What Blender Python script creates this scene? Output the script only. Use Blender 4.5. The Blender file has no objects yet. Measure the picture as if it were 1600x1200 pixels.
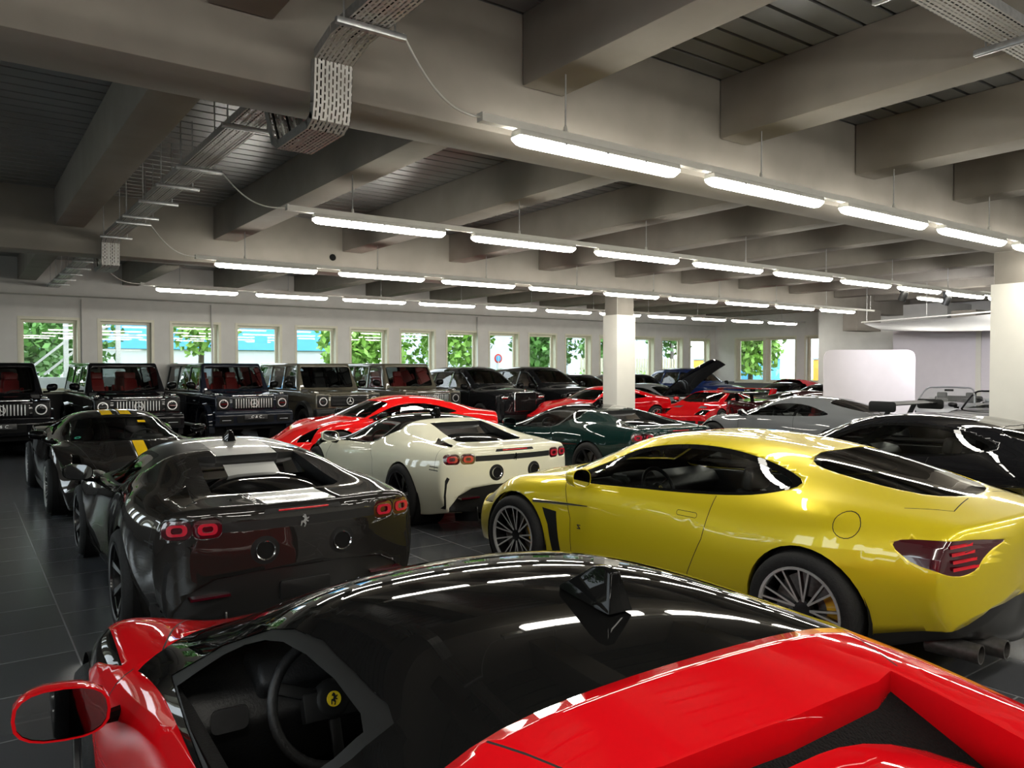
import bpy, bmesh, math, random
import numpy as np
from mathutils import Vector, Matrix
SC = bpy.context.scene
# ---------------------------------------------------------------- camera, world, exposure
cam_d = bpy.data.cameras.new('camera'); cam = bpy.data.objects.new('camera', cam_d)
SC.collection.objects.link(cam); SC.camera = cam
CAM_H = 1.85
cam.location = (0, 0, CAM_H)
PITCH = math.atan(27/1200)
fw = Vector((.585*math.cos(PITCH), .811*math.cos(PITCH), -math.sin(PITCH)))
cam.rotation_euler = fw.to_track_quat('-Z', 'Y').to_euler()
cam_d.sensor_width = 36; cam_d.lens = 27.0; cam_d.clip_start = .05; cam_d.clip_end = 400
SC.view_settings.view_transform = 'Standard'; SC.view_settings.look = 'None'
SC.view_settings.gamma = 1; SC.view_settings.use_curve_mapping = False
SC.view_settings.exposure = 1.45
SC.cycles.max_bounces = 10; SC.cycles.transparent_max_bounces = 24
SC.cycles.diffuse_bounces = 4; SC.cycles.glossy_bounces = 5; SC.cycles.sample_clamp_indirect = 6
SC.cycles.caustics_reflective = False; SC.cycles.caustics_refractive = False
SC.cycles.use_denoising = True
w = bpy.data.worlds.new('overcast_sky'); SC.world = w; w.use_nodes = True
nt = w.node_tree; nt.nodes.clear()
wo = nt.nodes.new('ShaderNodeOutputWorld'); bg = nt.nodes.new('ShaderNodeBackground')
bg.inputs[0].default_value = (.86, .93, 1.0, 1); bg.inputs[1].default_value = 2.3
nt.links.new(bg.outputs[0], wo.inputs[0])
LAMP_STRENGTH = 21.0

# ---------------------------------------------------------------- materials
def P(name, col, rough=.5, metal=0., coat=0., noise=0., scale=8., bump=0., spec=.5, emit=None, es=0., coatr=.02):
    m = bpy.data.materials.new(name); m.use_nodes = True
    n = m.node_tree.nodes; l = m.node_tree.links; b = n['Principled BSDF']
    c = (*col, 1) if len(col) == 3 else col
    b.inputs['Base Color'].default_value = c
    b.inputs['Roughness'].default_value = rough; b.inputs['Metallic'].default_value = metal
    b.inputs['Coat Weight'].default_value = coat; b.inputs['Coat Roughness'].default_value = coatr
    b.inputs['Specular IOR Level'].default_value = spec
    if emit: b.inputs['Emission Color'].default_value = (*emit, 1); b.inputs['Emission Strength'].default_value = es
    if noise or bump:
        tc = n.new('ShaderNodeTexCoord'); tx = n.new('ShaderNodeTexNoise'); tx.inputs['Scale'].default_value = scale; tx.inputs['Detail'].default_value = 6
        l.new(tc.outputs['Object'], tx.inputs['Vector'])
        if noise:
            r = n.new('ShaderNodeMapRange'); r.inputs[1].default_value = .3; r.inputs[2].default_value = .7
            r.inputs[3].default_value = 1-noise; r.inputs[4].default_value = 1+noise
            l.new(tx.outputs[0], r.inputs[0])
            mx = n.new('ShaderNodeVectorMath'); mx.operation = 'SCALE'; mx.inputs[0].default_value = c[:3]
            l.new(r.outputs[0], mx.inputs['Scale']); l.new(mx.outputs[0], b.inputs['Base Color'])
        if bump:
            bp = n.new('ShaderNodeBump'); bp.inputs['Strength'].default_value = bump; bp.inputs['Distance'].default_value = .02
            l.new(tx.outputs[0], bp.inputs['Height']); l.new(bp.outputs[0], b.inputs['Normal'])
    return m
def glass(name, tint, refl=1.0, ior=1.5):
    m = bpy.data.materials.new(name); m.use_nodes = True
    n = m.node_tree.nodes; l = m.node_tree.links; n.clear()
    o = n.new('ShaderNodeOutputMaterial'); t = n.new('ShaderNodeBsdfTransparent'); t.inputs[0].default_value = (*tint, 1)
    g = n.new('ShaderNodeBsdfGlossy'); g.inputs['Roughness'].default_value = .005; g.inputs[0].default_value = (refl,)*3+(1,)
    f = n.new('ShaderNodeFresnel'); f.inputs[0].default_value = ior
    x = n.new('ShaderNodeMixShader'); l.new(f.outputs[0], x.inputs[0]); l.new(t.outputs[0], x.inputs[1]); l.new(g.outputs[0], x.inputs[2])
    l.new(x.outputs[0], o.inputs[0]); return m
M = {}
def paint(name, col, metal=0., rough=.32):
    M[name] = P('paint_'+name, col, rough=rough, metal=metal, coat=1.0, noise=.03, scale=900, spec=0. if metal < .15 else .3)
    if max(col) < .05: M[name].node_tree.nodes['Principled BSDF'].inputs['Coat IOR'].default_value = 1.5 if name in ('charcoal', 'graphite') else 1.2 if name == 'gloss_black' else 1.33
    elif col[1] < .02: M[name].node_tree.nodes['Principled BSDF'].inputs['Coat IOR'].default_value = 1.38
    return M[name]
paint('red', (.46, .003, .006)); paint('red_orange', (.62, .008, .008)); paint('charcoal', (.013, .012, .011), .1, .4); paint('graphite', (.012, .011, .0105), .1, .4)
paint('white', (.66, .64, .50)); paint('green', (.004, .017, .015), .1); paint('yellow', (.60, .475, .010), .35, .36)
paint('black', (.006, .006, .007)); paint('navy', (.008, .010, .016)); paint('olive', (.075, .068, .050), .1, .45)
paint('grey', (.12, .125, .13), .1); paint('maroon', (.022, .004, .005), .1); paint('silver_stripe', (.50, .50, .48), .2, .35)
paint('stripe_yellow', (.80, .52, .01)); paint('blue', (.008, .018, .08), .1); paint('mid_silver', (.30, .31, .33), .7, .3); paint('gloss_black', (.004, .004, .004))
M['carbon'] = P('dark_carbon', (.012, .0115, .011), .35, .1, spec=.3, coat=.3, noise=.25, scale=500)
M['satin'] = P('satin_black_plastic', (.008, .008, .008), .5, spec=.2, noise=.1, scale=60)
M['lining'] = P('black_cloth_lining', (.008, .008, .008), .85, spec=.1, noise=.2, scale=200)
M['leather'] = P('black_leather', (.018, .018, .019), .45, spec=.3, noise=.15, scale=120, bump=.15)
M['redleather'] = P('red_leather', (.22, .015, .015), .45, noise=.1, scale=120, bump=.15)
M['tanleather'] = P('brown_leather', (.10, .05, .03), .5, noise=.1, scale=120)
M['tyre'] = P('tyre_rubber', (.011, .011, .011), .72, spec=.25, noise=.2, scale=80, bump=.2)
M['rimdark'] = P('dark_alloy', (.03, .03, .032), .3, .8, coat=.5, noise=.05, scale=40)
M['rimbright'] = P('machined_alloy', (.60, .60, .59), .35, .6, noise=.05, scale=60)
M['disc'] = P('brake_steel', (.20, .19, .18), .4, .9, noise=.2, scale=50)
M['caliper'] = P('yellow_caliper', (.75, .42, .01), .35, coat=.6, noise=.03, scale=50)
M['calred'] = P('red_caliper', (.45, .02, .01), .35, coat=.6, noise=.03, scale=50)
M['chrome'] = P('chrome', (.75, .76, .76), .08, 1., noise=.03, scale=30)
M['darkmetal'] = P('burnt_exhaust_metal', (.09, .085, .08), .45, .8, noise=.25, scale=40)
M['mesh'] = P('black_honeycomb', (.004, .004, .004), .7, spec=.1, bump=1., scale=160)
M['cglass'] = glass('tinted_car_glass', (.80, .83, .81))
M['dglass'] = glass('dark_tinted_glass', (.22, .23, .23))
M['clear'] = glass('clear_pane', (.94, .98, .96), 1.0, 1.45)
M['lens'] = glass('headlight_lens', (.72, .75, .78))
M['redlens'] = P('red_lens', (.045, .002, .006), .12, coat=1., noise=.1, scale=60)
M['redring'] = P('dark_red_ring', (.42, .012, .03), .2, coat=1., noise=.1, scale=60)
M['satinchrome'] = P('satin_chrome', (.62, .62, .62), .32, .85, noise=.03, scale=30)
M['redglow'] = P('bright_red_lens', (.55, .01, .02), .15, coat=1., noise=.1, scale=60)
M['orange'] = P('orange_lens', (.7, .12, .01), .2, coat=1., noise=.1, scale=60)
M['shield'] = P('enamel_yellow', (.80, .58, .02), .35, coat=.5, noise=.03, scale=60)
M['mirror'] = P('mirror_glass', (.32, .33, .34), .02, 1., noise=.01, scale=5)
M['plate'] = P('black_show_plate', (.01, .01, .011), .4, noise=.1, scale=60)
M['letter'] = P('white_lettering', (.75, .75, .75), .5, noise=.02, scale=60)
M['galvtrim'] = P('dark_silver_trim', (.22, .22, .23), .3, .8, noise=.05, scale=30)
M['seam'] = P('panel_gap', (.002, .002, .002), .9, noise=.1, scale=60)
M['whitecard'] = P('white_card', (.75, .76, .75), .5, noise=.02, scale=60)
M['greenbadge'] = P('green_sticker', (.05, .38, .26), .5, noise=.05, scale=60)

# ---------------------------------------------------------------- mesh helpers
def link(o, parent=None):
    SC.collection.objects.link(o)
    if parent: o.parent = parent
    return o
def empty(name, loc=(0, 0, 0), rz=0., label=None, cat=None, group=None):
    o = bpy.data.objects.new(name, None); o.empty_display_size = .2; link(o); o.location = loc; o.rotation_euler = (0, 0, rz)
    return tag(o, label, cat, group)
def tag(o, label=None, cat=None, group=None, kind=None):
    if label: o['label'] = label
    if cat: o['category'] = cat
    if group: o['group'] = group
    if kind: o['kind'] = kind
    return o
class MB:
    def __init__(s): s.v = []; s.f = []; s.m = []; s.T = Matrix.Identity(4)
    def add(s, vs, fs, mi=0):
        b = len(s.v); s.v += [tuple(s.T @ Vector(p)) for p in vs]; s.f += [tuple(i+b for i in f) for f in fs]; s.m += [mi]*len(fs)
    def box(s, x0, x1, y0, y1, z0, z1, mi=0):
        s.add([(x0,y0,z0),(x1,y0,z0),(x1,y1,z0),(x0,y1,z0),(x0,y0,z1),(x1,y0,z1),(x1,y1,z1),(x0,y1,z1)],
              [(0,3,2,1),(4,5,6,7),(0,1,5,4),(1,2,6,5),(2,3,7,6),(3,0,4,7)], mi)
    def hexa(s, pts, mi=0):
        s.add(pts, [(0,3,2,1),(4,5,6,7),(0,1,5,4),(1,2,6,5),(2,3,7,6),(3,0,4,7)], mi)
    def bar(s, a, b, wx, wz, mi=0, up=(0, 0, 1)):
        a = Vector(a); b = Vector(b); d = (b-a).normalized(); u = Vector(up)
        if abs(d.dot(u)) > .98: u = Vector((1, 0, 0))
        x = d.cross(u).normalized()*wx/2; z = x.cross(d).normalized()*wz/2
        q = [a-x-z, a+x-z, b+x-z, b-x-z, a-x+z, a+x+z, b+x+z, b-x+z]
        s.hexa([tuple(p) for p in q], mi)
    def lathe(s, prof, n=32, axis='z', c=(0, 0, 0), mi=0, close=False, a0=0, a1=2*math.pi):
        full = abs(a1-a0-2*math.pi) < 1e-6; vs = []; fs = []; k = len(prof)
        cnt = n if full else n+1
        for i in range(cnt):
            a = a0+(a1-a0)*i/n; ca, sa = math.cos(a), math.sin(a)
            for r, h in prof:
                if axis == 'z': p = (r*ca, r*sa, h)
                elif axis == 'y': p = (r*ca, h, r*sa)
                else: p = (h, r*ca, r*sa)
                vs.append((p[0]+c[0], p[1]+c[1], p[2]+c[2]))
        for i in range(n):
            j = (i+1) % cnt
            for q in range(k-1 if not close else k):
                q2 = (q+1) % k; fs.append((i*k+q, j*k+q, j*k+q2, i*k+q2))
        s.add(vs, fs, mi)
    def tube(s, pts, r, n=8, mi=0, caps=True):
        pts = [Vector(p) for p in pts]; vs = []; fs = []
        for i, p in enumerate(pts):
            t = (pts[min(i+1, len(pts)-1)]-pts[max(i-1, 0)]).normalized()
            u = Vector((0, 0, 1)) if abs(t.z) < .9 else Vector((1, 0, 0))
            x = t.cross(u).normalized(); y = x.cross(t)
            rr = r[i] if isinstance(r, (list, tuple)) else r
            for k in range(n):
                a = 2*math.pi*k/n; q = p+x*rr*math.cos(a)+y*rr*math.sin(a); vs.append(tuple(q))
        for i in range(len(pts)-1):
            for k in range(n):
                k2 = (k+1) % n; fs.append((i*n+k, i*n+k2, (i+1)*n+k2, (i+1)*n+k))
        if caps: fs += [tuple(range(n))[::-1], tuple((len(pts)-1)*n+k for k in range(n))]
        s.add(vs, fs, mi)
    def prism(s, poly, axis, a, b, mi=0):
        n = len(poly)
        def mk(p, h): return {'x': (h, p[0], p[1]), 'y': (p[0], h, p[1]), 'z': (p[0], p[1], h)}[axis]
        s.add([mk(p, a) for p in poly]+[mk(p, b) for p in poly],
              [tuple(range(n))[::-1], tuple(range(n, 2*n))]+[(i, (i+1) % n, n+(i+1) % n, n+i) for i in range(n)], mi)
    def build(s, name, mats, parent=None, smooth=False, bevel=0., seg=2, sub=0, auto=None):
        me = bpy.data.meshes.new(name); me.from_pydata(s.v, [], s.f)
        if not isinstance(mats, (list, tuple)): mats = [mats]
        for m in mats: me.materials.append(m)
        if len(mats) > 1: me.polygons.foreach_set('material_index', s.m)
        bm = bmesh.new(); bm.from_mesh(me); bmesh.ops.recalc_face_normals(bm, faces=bm.faces[:])
        if bevel:
            ed = [e for e in bm.edges if len(e.link_faces) == 2 and e.calc_face_angle(0) > .5]
            bmesh.ops.bevel(bm, geom=ed, offset=bevel, segments=seg, profile=.5, affect='EDGES', clamp_overlap=True)
            smooth = True
        if sub:
            bmesh.ops.subdivide_edges(bm, edges=bm.edges[:], cuts=sub, use_grid_fill=True)
        if smooth:
            for f in bm.faces: f.smooth = True
            for e in bm.edges:
                if len(e.link_faces) == 2 and e.calc_face_angle(0) > (auto or .75): e.smooth = False
        bm.to_mesh(me); bm.free(); me.update()
        o = bpy.data.objects.new(name, me); link(o, parent); return o
def solo(name, fn, mats, parent=None, **k):
    m = MB(); fn(m); return m.build(name, mats, parent, **k)
def kids(o): return [c for c in bpy.data.objects if c.parent == o]
KID = {}
def copy_tree(o, parent=None, remap=None, skip=()):
    if not KID:
        for c in bpy.data.objects:
            if c.parent: KID.setdefault(c.parent.name, []).append(c)
    c = o.copy(); SC.collection.objects.link(c); c.parent = parent
    if remap and c.type in ('MESH', 'FONT', 'CURVE'):
        for i, sl in enumerate(c.material_slots):
            if sl.material and sl.material.name in remap:
                nm = sl.material.name; sl.link = 'OBJECT'; sl.material = remap[nm]
    for ch in KID.get(o.name, []):
        if ch.name.split('.')[0] not in skip: copy_tree(ch, c, remap, skip)
    return c
# ---------------------------------------------------------------- lofted car bodies
def pchip(keys):
    xs = np.array([k[0] for k in keys], float); ys = np.array([k[1] for k in keys], float)
    if len(xs) == 1: return lambda x: np.full_like(np.asarray(x, float), ys[0])
    o = np.argsort(xs); xs = xs[o]; ys = ys[o]; h = np.diff(xs); d = np.diff(ys)/h; n = len(xs); m = np.zeros(n)
    for i in range(1, n-1):
        if d[i-1]*d[i] > 0:
            w1 = 2*h[i]+h[i-1]; w2 = h[i]+2*h[i-1]; m[i] = (w1+w2)/(w1/d[i-1]+w2/d[i])
    m[0] = d[0]; m[-1] = d[-1]
    def f(x):
        x = np.clip(np.asarray(x, float), xs[0], xs[-1]); i = np.clip(np.searchsorted(xs, x)-1, 0, n-2)
        t = (x-xs[i])/h[i]
        return (2*t**3-3*t**2+1)*ys[i]+(t**3-2*t**2+t)*h[i]*m[i]+(-2*t**3+3*t**2)*ys[i+1]+(t**3-t**2)*h[i]*m[i+1]
    return f
LN = ['b0', 'b1', 'sill', 'low', 'mid', 'sh', 'belt', 'rail', 'q', 'c']
def loft(S, nx=96, sub=4, sm=2.2):
    x0, x1 = S['x']; u = np.linspace(0, 1, nx); e = .18
    xs = x0+(x1-x0)*(u-e*np.sin(2*np.pi*u)/(2*np.pi))
    ctr = []
    for nme in LN:
        y = pchip(S[nme][0])(xs) if nme not in ('b0', 'c') else np.zeros(nx)
        z = pchip(S[nme][1] if nme not in ('b0', 'c') else S[nme])(xs); ctr.append(np.stack([y, z], 1))
    C = np.stack(ctr, 1)                       # nx,10,2
    k = np.exp(-.5*(np.arange(-6, 7)/sm)**2); k /= k.sum()
    Cp = np.concatenate([2*C[:1]-C[6:0:-1], C, 2*C[-1:]-C[-2:-8:-1]], 0)
    C = sum(Cp[i:i+nx]*k[i] for i in range(13))
    idx = []
    for j in range(10): idx += [j]*(1+S.get('dup', {}).get(LN[j], 0))
    C = C[:, idx]; n = C.shape[1]
    g0 = C[:, 1:2]*np.array([-1, 1]); g1 = C[:, n-2:n-1]*np.array([-1, 1]); G = np.concatenate([g0, C, g1], 1)
    rows = []
    for j in range(n-1):
        for q in range(sub):
            t = q/sub; B = [(1-t)**3/6, (3*t**3-6*t**2+4)/6, (-3*t**3+3*t**2+3*t+1)/6, t**3/6]
            rows.append(sum(B[a]*G[:, j+a] for a in range(4)))
    rows.append((G[:, n-1]+4*G[:, n]+G[:, n+1])/6)
    R = np.stack(rows, 1)                      # nx,m,2
    R[:, 0, 0] = 0; R[:, -1, 0] = 0; m = R.shape[1]
    R = np.concatenate([R, R[:, -2:0:-1]*np.array([-1, 1])], 1); mm = R.shape[1]
    X = np.repeat(xs[:, None], mm, 1)
    # end caps
    def cap(k, zc, b, sgn):
        out = []
        for s in (.985, .95, .88, .75, .55, .3, .08):
            q = R[k]*1.0; q[:, 0] *= s; q[:, 1] = zc+(q[:, 1]-zc)*s
            out.append((q, X[k]+sgn*b*(1-s**4)**.5))
        return out
    r_, f_ = cap(0, S['rc'][0], S['rc'][1], -1), cap(-1, S['fc'][0], S['fc'][1], 1)
    YZ = [q for q, _ in r_[::-1]]+[R[i] for i in range(nx)]+[q for q, _ in f_]
    XX = [x for _, x in r_[::-1]]+[X[i] for i in range(nx)]+[x for _, x in f_]
    YZ = np.array(YZ); XX = np.array(XX)
    def sstep(t): t = np.clip(t, 0, 1); return t*t*(3-2*t)
    bow = S['bow']; ay = np.abs(YZ[..., 0])
    XX = XX+bow[0]*sstep((bow[2]-XX)/(bow[2]-x0))*ay**2.4-bow[1]*sstep((XX-bow[3])/(x1-bow[3]))*ay**2.2
    if 'warp' in S: XX, YZ = S['warp'](XX, YZ)
    N = len(XX); V = np.concatenate([XX[..., None], YZ], 2).reshape(-1, 3)
    bm = bmesh.new(); vs = [bm.verts.new(p) for p in V]
    for i in range(N-1):
        for j in range(mm):
            j2 = (j+1) % mm; bm.faces.new((vs[i*mm+j], vs[(i+1)*mm+j], vs[(i+1)*mm+j2], vs[i*mm+j2]))
    bm.faces.new([vs[j] for j in range(mm)]); bm.faces.new([vs[(N-1)*mm+j] for j in range(mm)][::-1])
    bmesh.ops.recalc_face_normals(bm, faces=bm.faces[:])
    return bm
AX = {'x': (1, 2), 'y': (0, 2), 'z': (0, 1)}
def convex(p):
    n = len(p); s = 0
    for i in range(n):
        a, b, c = p[i], p[(i+1) % n], p[(i+2) % n]; cr = (b[0]-a[0])*(c[1]-b[1])-(b[1]-a[1])*(c[0]-b[0])
        if abs(cr) > 1e-9:
            if s and (cr > 0) != (s > 0): return False
            s = 1 if cr > 0 else -1
    return True
def cut(bm, axis, poly, tg, test=lambda c, n: True, only=None):
    """cut a polygon, projected along an axis, into the mesh and give the faces inside it a material index"""
    i, j = AX[axis]
    polys = [poly] if convex(poly) else [[poly[k] for k in t] for t in __import__('mathutils').geometry.tessellate_polygon([[Vector((p[0], p[1], 0)) for p in poly]])]
    for pl in polys:
        ar = sum(pl[k][0]*pl[(k+1) % len(pl)][1]-pl[(k+1) % len(pl)][0]*pl[k][1] for k in range(len(pl)))
        if abs(ar) < 1e-8: continue
        if ar < 0: pl = pl[::-1]
        a0 = min(p[0] for p in pl); a1 = max(p[0] for p in pl); b0 = min(p[1] for p in pl); b1 = max(p[1] for p in pl)
        cand = []
        for f in bm.faces:
            if only is not None and f.material_index not in only: continue
            us = [v.co[i] for v in f.verts]; ws = [v.co[j] for v in f.verts]
            if max(us) < a0 or min(us) > a1 or max(ws) < b0 or min(ws) > b1: continue
            if test(f.calc_center_median(), f.normal): cand.append(f)
        for k in range(len(pl)):
            if not cand: break
            a, b = pl[k], pl[(k+1) % len(pl)]; no = [0, 0, 0]; co = [0, 0, 0]
            dx, dy = b[0]-a[0], b[1]-a[1]; L = math.hypot(dx, dy)
            if L < 1e-7: continue
            no[i], no[j] = dy/L, -dx/L; co[i], co[j] = a[0], a[1]
            es = {e for f in cand for e in f.edges}; vv = {v for f in cand for v in f.verts}
            r = bmesh.ops.bisect_plane(bm, geom=list(cand)+list(es)+list(vv), dist=1e-5, plane_co=co, plane_no=no)
            fs = {g for g in r['geom'] if isinstance(g, bmesh.types.BMFace)} | {f for f in cand if f.is_valid}
            cand = []
            for f in fs:
                c = f.calc_center_median()
                if (c[i]-co[i])*no[i]+(c[j]-co[j])*no[j] < 0: cand.append(f)
        for f in cand: f.material_index = tg
def seam(bm, axis, pts, tg, w=.007, test=lambda c, n: True, only=(0,), closed=False):
    n = len(pts); rng = range(n if closed else n-1)
    for k in rng:
        a, b = Vector(pts[k]), Vector(pts[(k+1) % n]); d = (b-a); 
        if d.length < 1e-6: continue
        d.normalize(); q = Vector((-d.y, d.x))*w/2; e = d*w*.3
        cut(bm, axis, [tuple(a-e+q), tuple(a-e-q), tuple(b+e-q), tuple(b+e+q)], tg, test, only)
def spline(pts, n=6, closed=True):
    out = []; k = len(pts)
    for i in range(k if closed else k-1):
        if closed: p = [pts[(i-1) % k], pts[i], pts[(i+1) % k], pts[(i+2) % k]]
        else: p = [pts[max(i-1, 0)], pts[i], pts[i+1], pts[min(i+2, k-1)]]
        for q in range(n):
            t = q/n
            out.append(tuple(.5*((2*p[1][a])+(-p[0][a]+p[2][a])*t+(2*p[0][a]-5*p[1][a]+4*p[2][a]-p[3][a])*t*t+(-p[0][a]+3*p[1][a]-3*p[2][a]+p[3][a])*t**3) for a in range(len(pts[0]))))
    if not closed: out.append(tuple(pts[-1]))
    return out
def circ(cx, cy, r, n=28, ry=None, a0=0, a1=2*math.pi):
    return [(cx+r*math.cos(a0+(a1-a0)*k/n), cy+(ry or r)*math.sin(a0+(a1-a0)*k/n)) for k in range(n)]
def rrect(x0, x1, y0, y1, r, n=4):
    o = []
    for cx, cy, a in ((x1-r, y1-r, 0), (x0+r, y1-r, 90), (x0+r, y0+r, 180), (x1-r, y0+r, 270)):
        for k in range(n+1):
            t = math.radians(a+90*k/n); o.append((cx+r*math.cos(t), cy+r*math.sin(t)))
    return o
def mirror_y(poly): return [(-p[0], p[1]) for p in poly][::-1]
def delete_tag(bm, tg):
    bmesh.ops.delete(bm, geom=[f for f in bm.faces if f.material_index == tg], context='FACES')
def hole(bm, tg, vec, wall, inward=None):
    """remove tagged faces and extrude the rim along vec, walls get tag wall"""
    fs = [f for f in bm.faces if f.material_index == tg]; fset = set(fs)
    ed = [e for f in fs for e in f.edges if len(e.link_faces) == 2 and sum(g in fset for g in e.link_faces) == 1]
    ed = list(set(ed)); bmesh.ops.delete(bm, geom=fs, context='FACES'); ed = [e for e in ed if e.is_valid]
    r = bmesh.ops.extrude_edge_only(bm, edges=ed)
    vs = [g for g in r['geom'] if isinstance(g, bmesh.types.BMVert)]
    for v in vs:
        v.co += Vector(vec) if vec is not None else Vector((0, inward(v.co), 0))
    for g in r['geom']:
        if isinstance(g, bmesh.types.BMFace): g.material_index = wall; g.smooth = True
def split_parts(bm, tagmap, parent, body_mats, body_tags, inset={}, solid=.014, lining=None, comp=True):
    """tagmap: tag -> (part name, material or [materials], label)"""
    bm.normal_update(); bm.faces.ensure_lookup_table(); out = {}
    nrm = {v: v.normal.copy() for v in bm.verts}
    def make(name, faces, mats, off=0.):
        vm = {}; vs = []; fs = []; mi = []
        for f in faces:
            t = []
            for v in f.verts:
                if v not in vm: vm[v] = len(vs); vs.append(tuple(v.co+nrm[v]*off))
                t.append(vm[v])
            fs.append(t); mi.append(f.material_index)
        me = bpy.data.meshes.new(name); me.from_pydata(vs, [], fs)
        for m in mats: me.materials.append(m)
        me.polygons.foreach_set('use_smooth', [True]*len(fs))
        return me, mi
    bf = [f for f in bm.faces if f.material_index in body_tags]
    me, mi = make('body', bf, body_mats+([lining] if lining else []))
    me.polygons.foreach_set('material_index', [body_tags.index(i) for i in mi])
    b2 = bmesh.new(); b2.from_mesh(me)
    for e in b2.edges:
        if len(e.link_faces) == 2 and e.calc_face_angle(0) > .6: e.smooth = False
    b2.to_mesh(me); b2.free()
    body = bpy.data.objects.new('body', me); link(body, parent)
    if solid:
        md = body.modifiers.new('thickness', 'SOLIDIFY'); md.thickness = solid; md.offset = -1
        md.material_offset = len(body_mats) if lining else 0; md.material_offset_rim = 0; md.use_even_offset = False
    for tg, (name, mat, label) in tagmap.items():
        fs = {f for f in bm.faces if f.material_index == tg}
        while fs:
            seed = fs.pop(); st = [seed]; grp = [seed]
            if comp:
                while st:
                    f = st.pop()
                    for e in f.edges:
                        for g in e.link_faces:
                            if g in fs: fs.discard(g); st.append(g); grp.append(g)
            else: grp += list(fs); fs = set()
            if sum(f.calc_area() for f in grp) < 4e-4: continue
            me, _ = make(name, grp, [mat], inset.get(tg, -.003))
            o = bpy.data.objects.new(name, me); link(o, parent)
            if label: o['label'] = label
            out.setdefault(name, []).append(o)
    bm.free(); return body, out

# ---------------------------------------------------------------- shared car parts
WHEELS = {}
def wheel(parent, x, y, r, wd, style='ten', cal='caliper', rimr=None):
    """y > 0 is the left side; the tyre is the part, rim, disc and caliper are its sub-parts"""
    s = 1 if y > 0 else -1; rr = rimr or r-.095; key = (round(r, 3), round(wd, 3), style, s, cal)
    if key not in WHEELS:
        t = MB(); h = wd/2
        t.lathe([(rr-.012, -h+.02), (rr+.02, -h), (r-.03, -h+.004), (r-.008, -h+.03), (r, -h+.06), (r, h-.06), (r-.008, h-.03), (r-.03, h-.004), (rr+.02, h), (rr-.012, h-.02)], 48, 'y')
        tm = t.build('wheel', M['tyre'], None, smooth=True, auto=1.2)
        g = MB(); f = h*s
        g.lathe([(rr, -h*.9), (rr-.02, -h*.8), (rr-.028, 0), (rr-.02, h*.8), (rr, h*.9)], 48, 'y')       # barrel
        g.lathe([(rr-.014, f*.80), (rr-.012, f*.96), (rr+.004, f*.99), (rr+.006, f*.90)], 48, 'y', mi=1)
        g.lathe([(0, f*.62), (.03, f*.64), (.06, f*.60), (.065, f*.4)], 20, 'y')
        n = {'ten': 10, 'five': 5, 'star': 5, 'multi': 9, 'seven': 7, 'slot': 5}[style]
        hy = f*.60; ry = f*.88
        def P3(rad, a, yy): return (rad*math.cos(a), yy, rad*math.sin(a))
        for k in range(n):
            a = 2*math.pi*k/n+.3
            def spoke(a0, a1, w0, w1, th=.022, bright=1):
                q = []
                for (rad, aa, ww, yy) in ((.045, a0, w0, hy), (rr-.012, a1, w1, ry)):
                    da = ww/2/rad
                    q += [P3(rad, aa-da, yy), P3(rad, aa+da, yy), P3(rad, aa-da*.8, yy-th*s*1.6), P3(rad, aa+da*.8, yy-th*s*1.6)]
                g.add(q, [(0, 1, 3, 2), (4, 6, 7, 5), (0, 2, 6, 4), (1, 5, 7, 3), (2, 3, 7, 6)], 0)
                g.add([tuple(Vector(p)+Vector((0, .0012*s, 0))) for p in (q[0], q[1], q[4], q[5])], [(0, 1, 3, 2)], bright)
            if style == 'ten': spoke(a, a+.10, .016, .022)
            elif style == 'multi': spoke(a, a+.12, .013, .013); spoke(a, a-.14, .013, .013)
            elif style == 'star': spoke(a, a, .06, .085)
            elif style == 'five': spoke(a, a+.16, .02, .024, bright=0); spoke(a, a-.16, .02, .024, bright=0)
            elif style == 'seven': spoke(a, a, .022, .05, bright=0)
            elif style == 'slot': spoke(a, a+.1, .03, .03, bright=0); spoke(a, a-.12, .03, .03, bright=0)
        bright = 'rimbright' if style in ('ten', 'star', 'multi') else 'rimdark'
        rm = g.build('rim', [M['rimdark'] if style != 'star' else M['rimbright'], M[bright]], None, smooth=True, auto=.6)
        d = MB(); d.lathe([(.07, f*.1), (rr-.05, f*.1), (rr-.05, f*.1-.03*s), (.07, f*.1-.03*s)], 36, 'y', close=True)
        dm = d.build('brake_disc', M['disc'], None)
        c = MB(); c.lathe([(rr-.13, f*.26), (rr-.03, f*.26), (rr-.03, -f*.2), (rr-.13, -f*.2)], 10, 'y', close=True, a0=2.5, a1=3.5)
        cm = c.build('brake_caliper', M[cal], None, smooth=True, auto=.6)
        WHEELS[key] = [q.data for q in (tm, rm, dm, cm)]
        for q in (tm, rm, dm, cm): bpy.data.objects.remove(q)
    ds = WHEELS[key]; o = bpy.data.objects.new('wheel', ds[0]); link(o, parent); o.location = (x, y, r)
    for d, nme in zip(ds[1:], ('rim', 'brake_disc', 'brake_caliper')):
        q = bpy.data.objects.new(nme, d); link(q, o)
        if nme == 'brake_caliper': q['label'] = ('yellow' if cal == 'caliper' else 'dark red')+' brake caliper'
    return o
def arch(bm, x, z, r, tg=90, ymin=.55, lip=.05, wall=0):
    cut(bm, 'y', circ(x, z, r, 36), tg, lambda c, n: abs(c.y) > ymin and c.z < z+r+.02)
    hole(bm, tg, None, wall, lambda co: -lip if co.y > 0 else lip)
def liner(parent, x, z, r, y0, y1):
    for s in (1, -1):
        m = MB(); m.lathe([(r, y0*s), (r, y1*s), (.02, y1*s)], 32, 'y', c=(x, 0, z)); o = m.build('wheel_arch_liner', M['lining'], parent, smooth=True)
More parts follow.
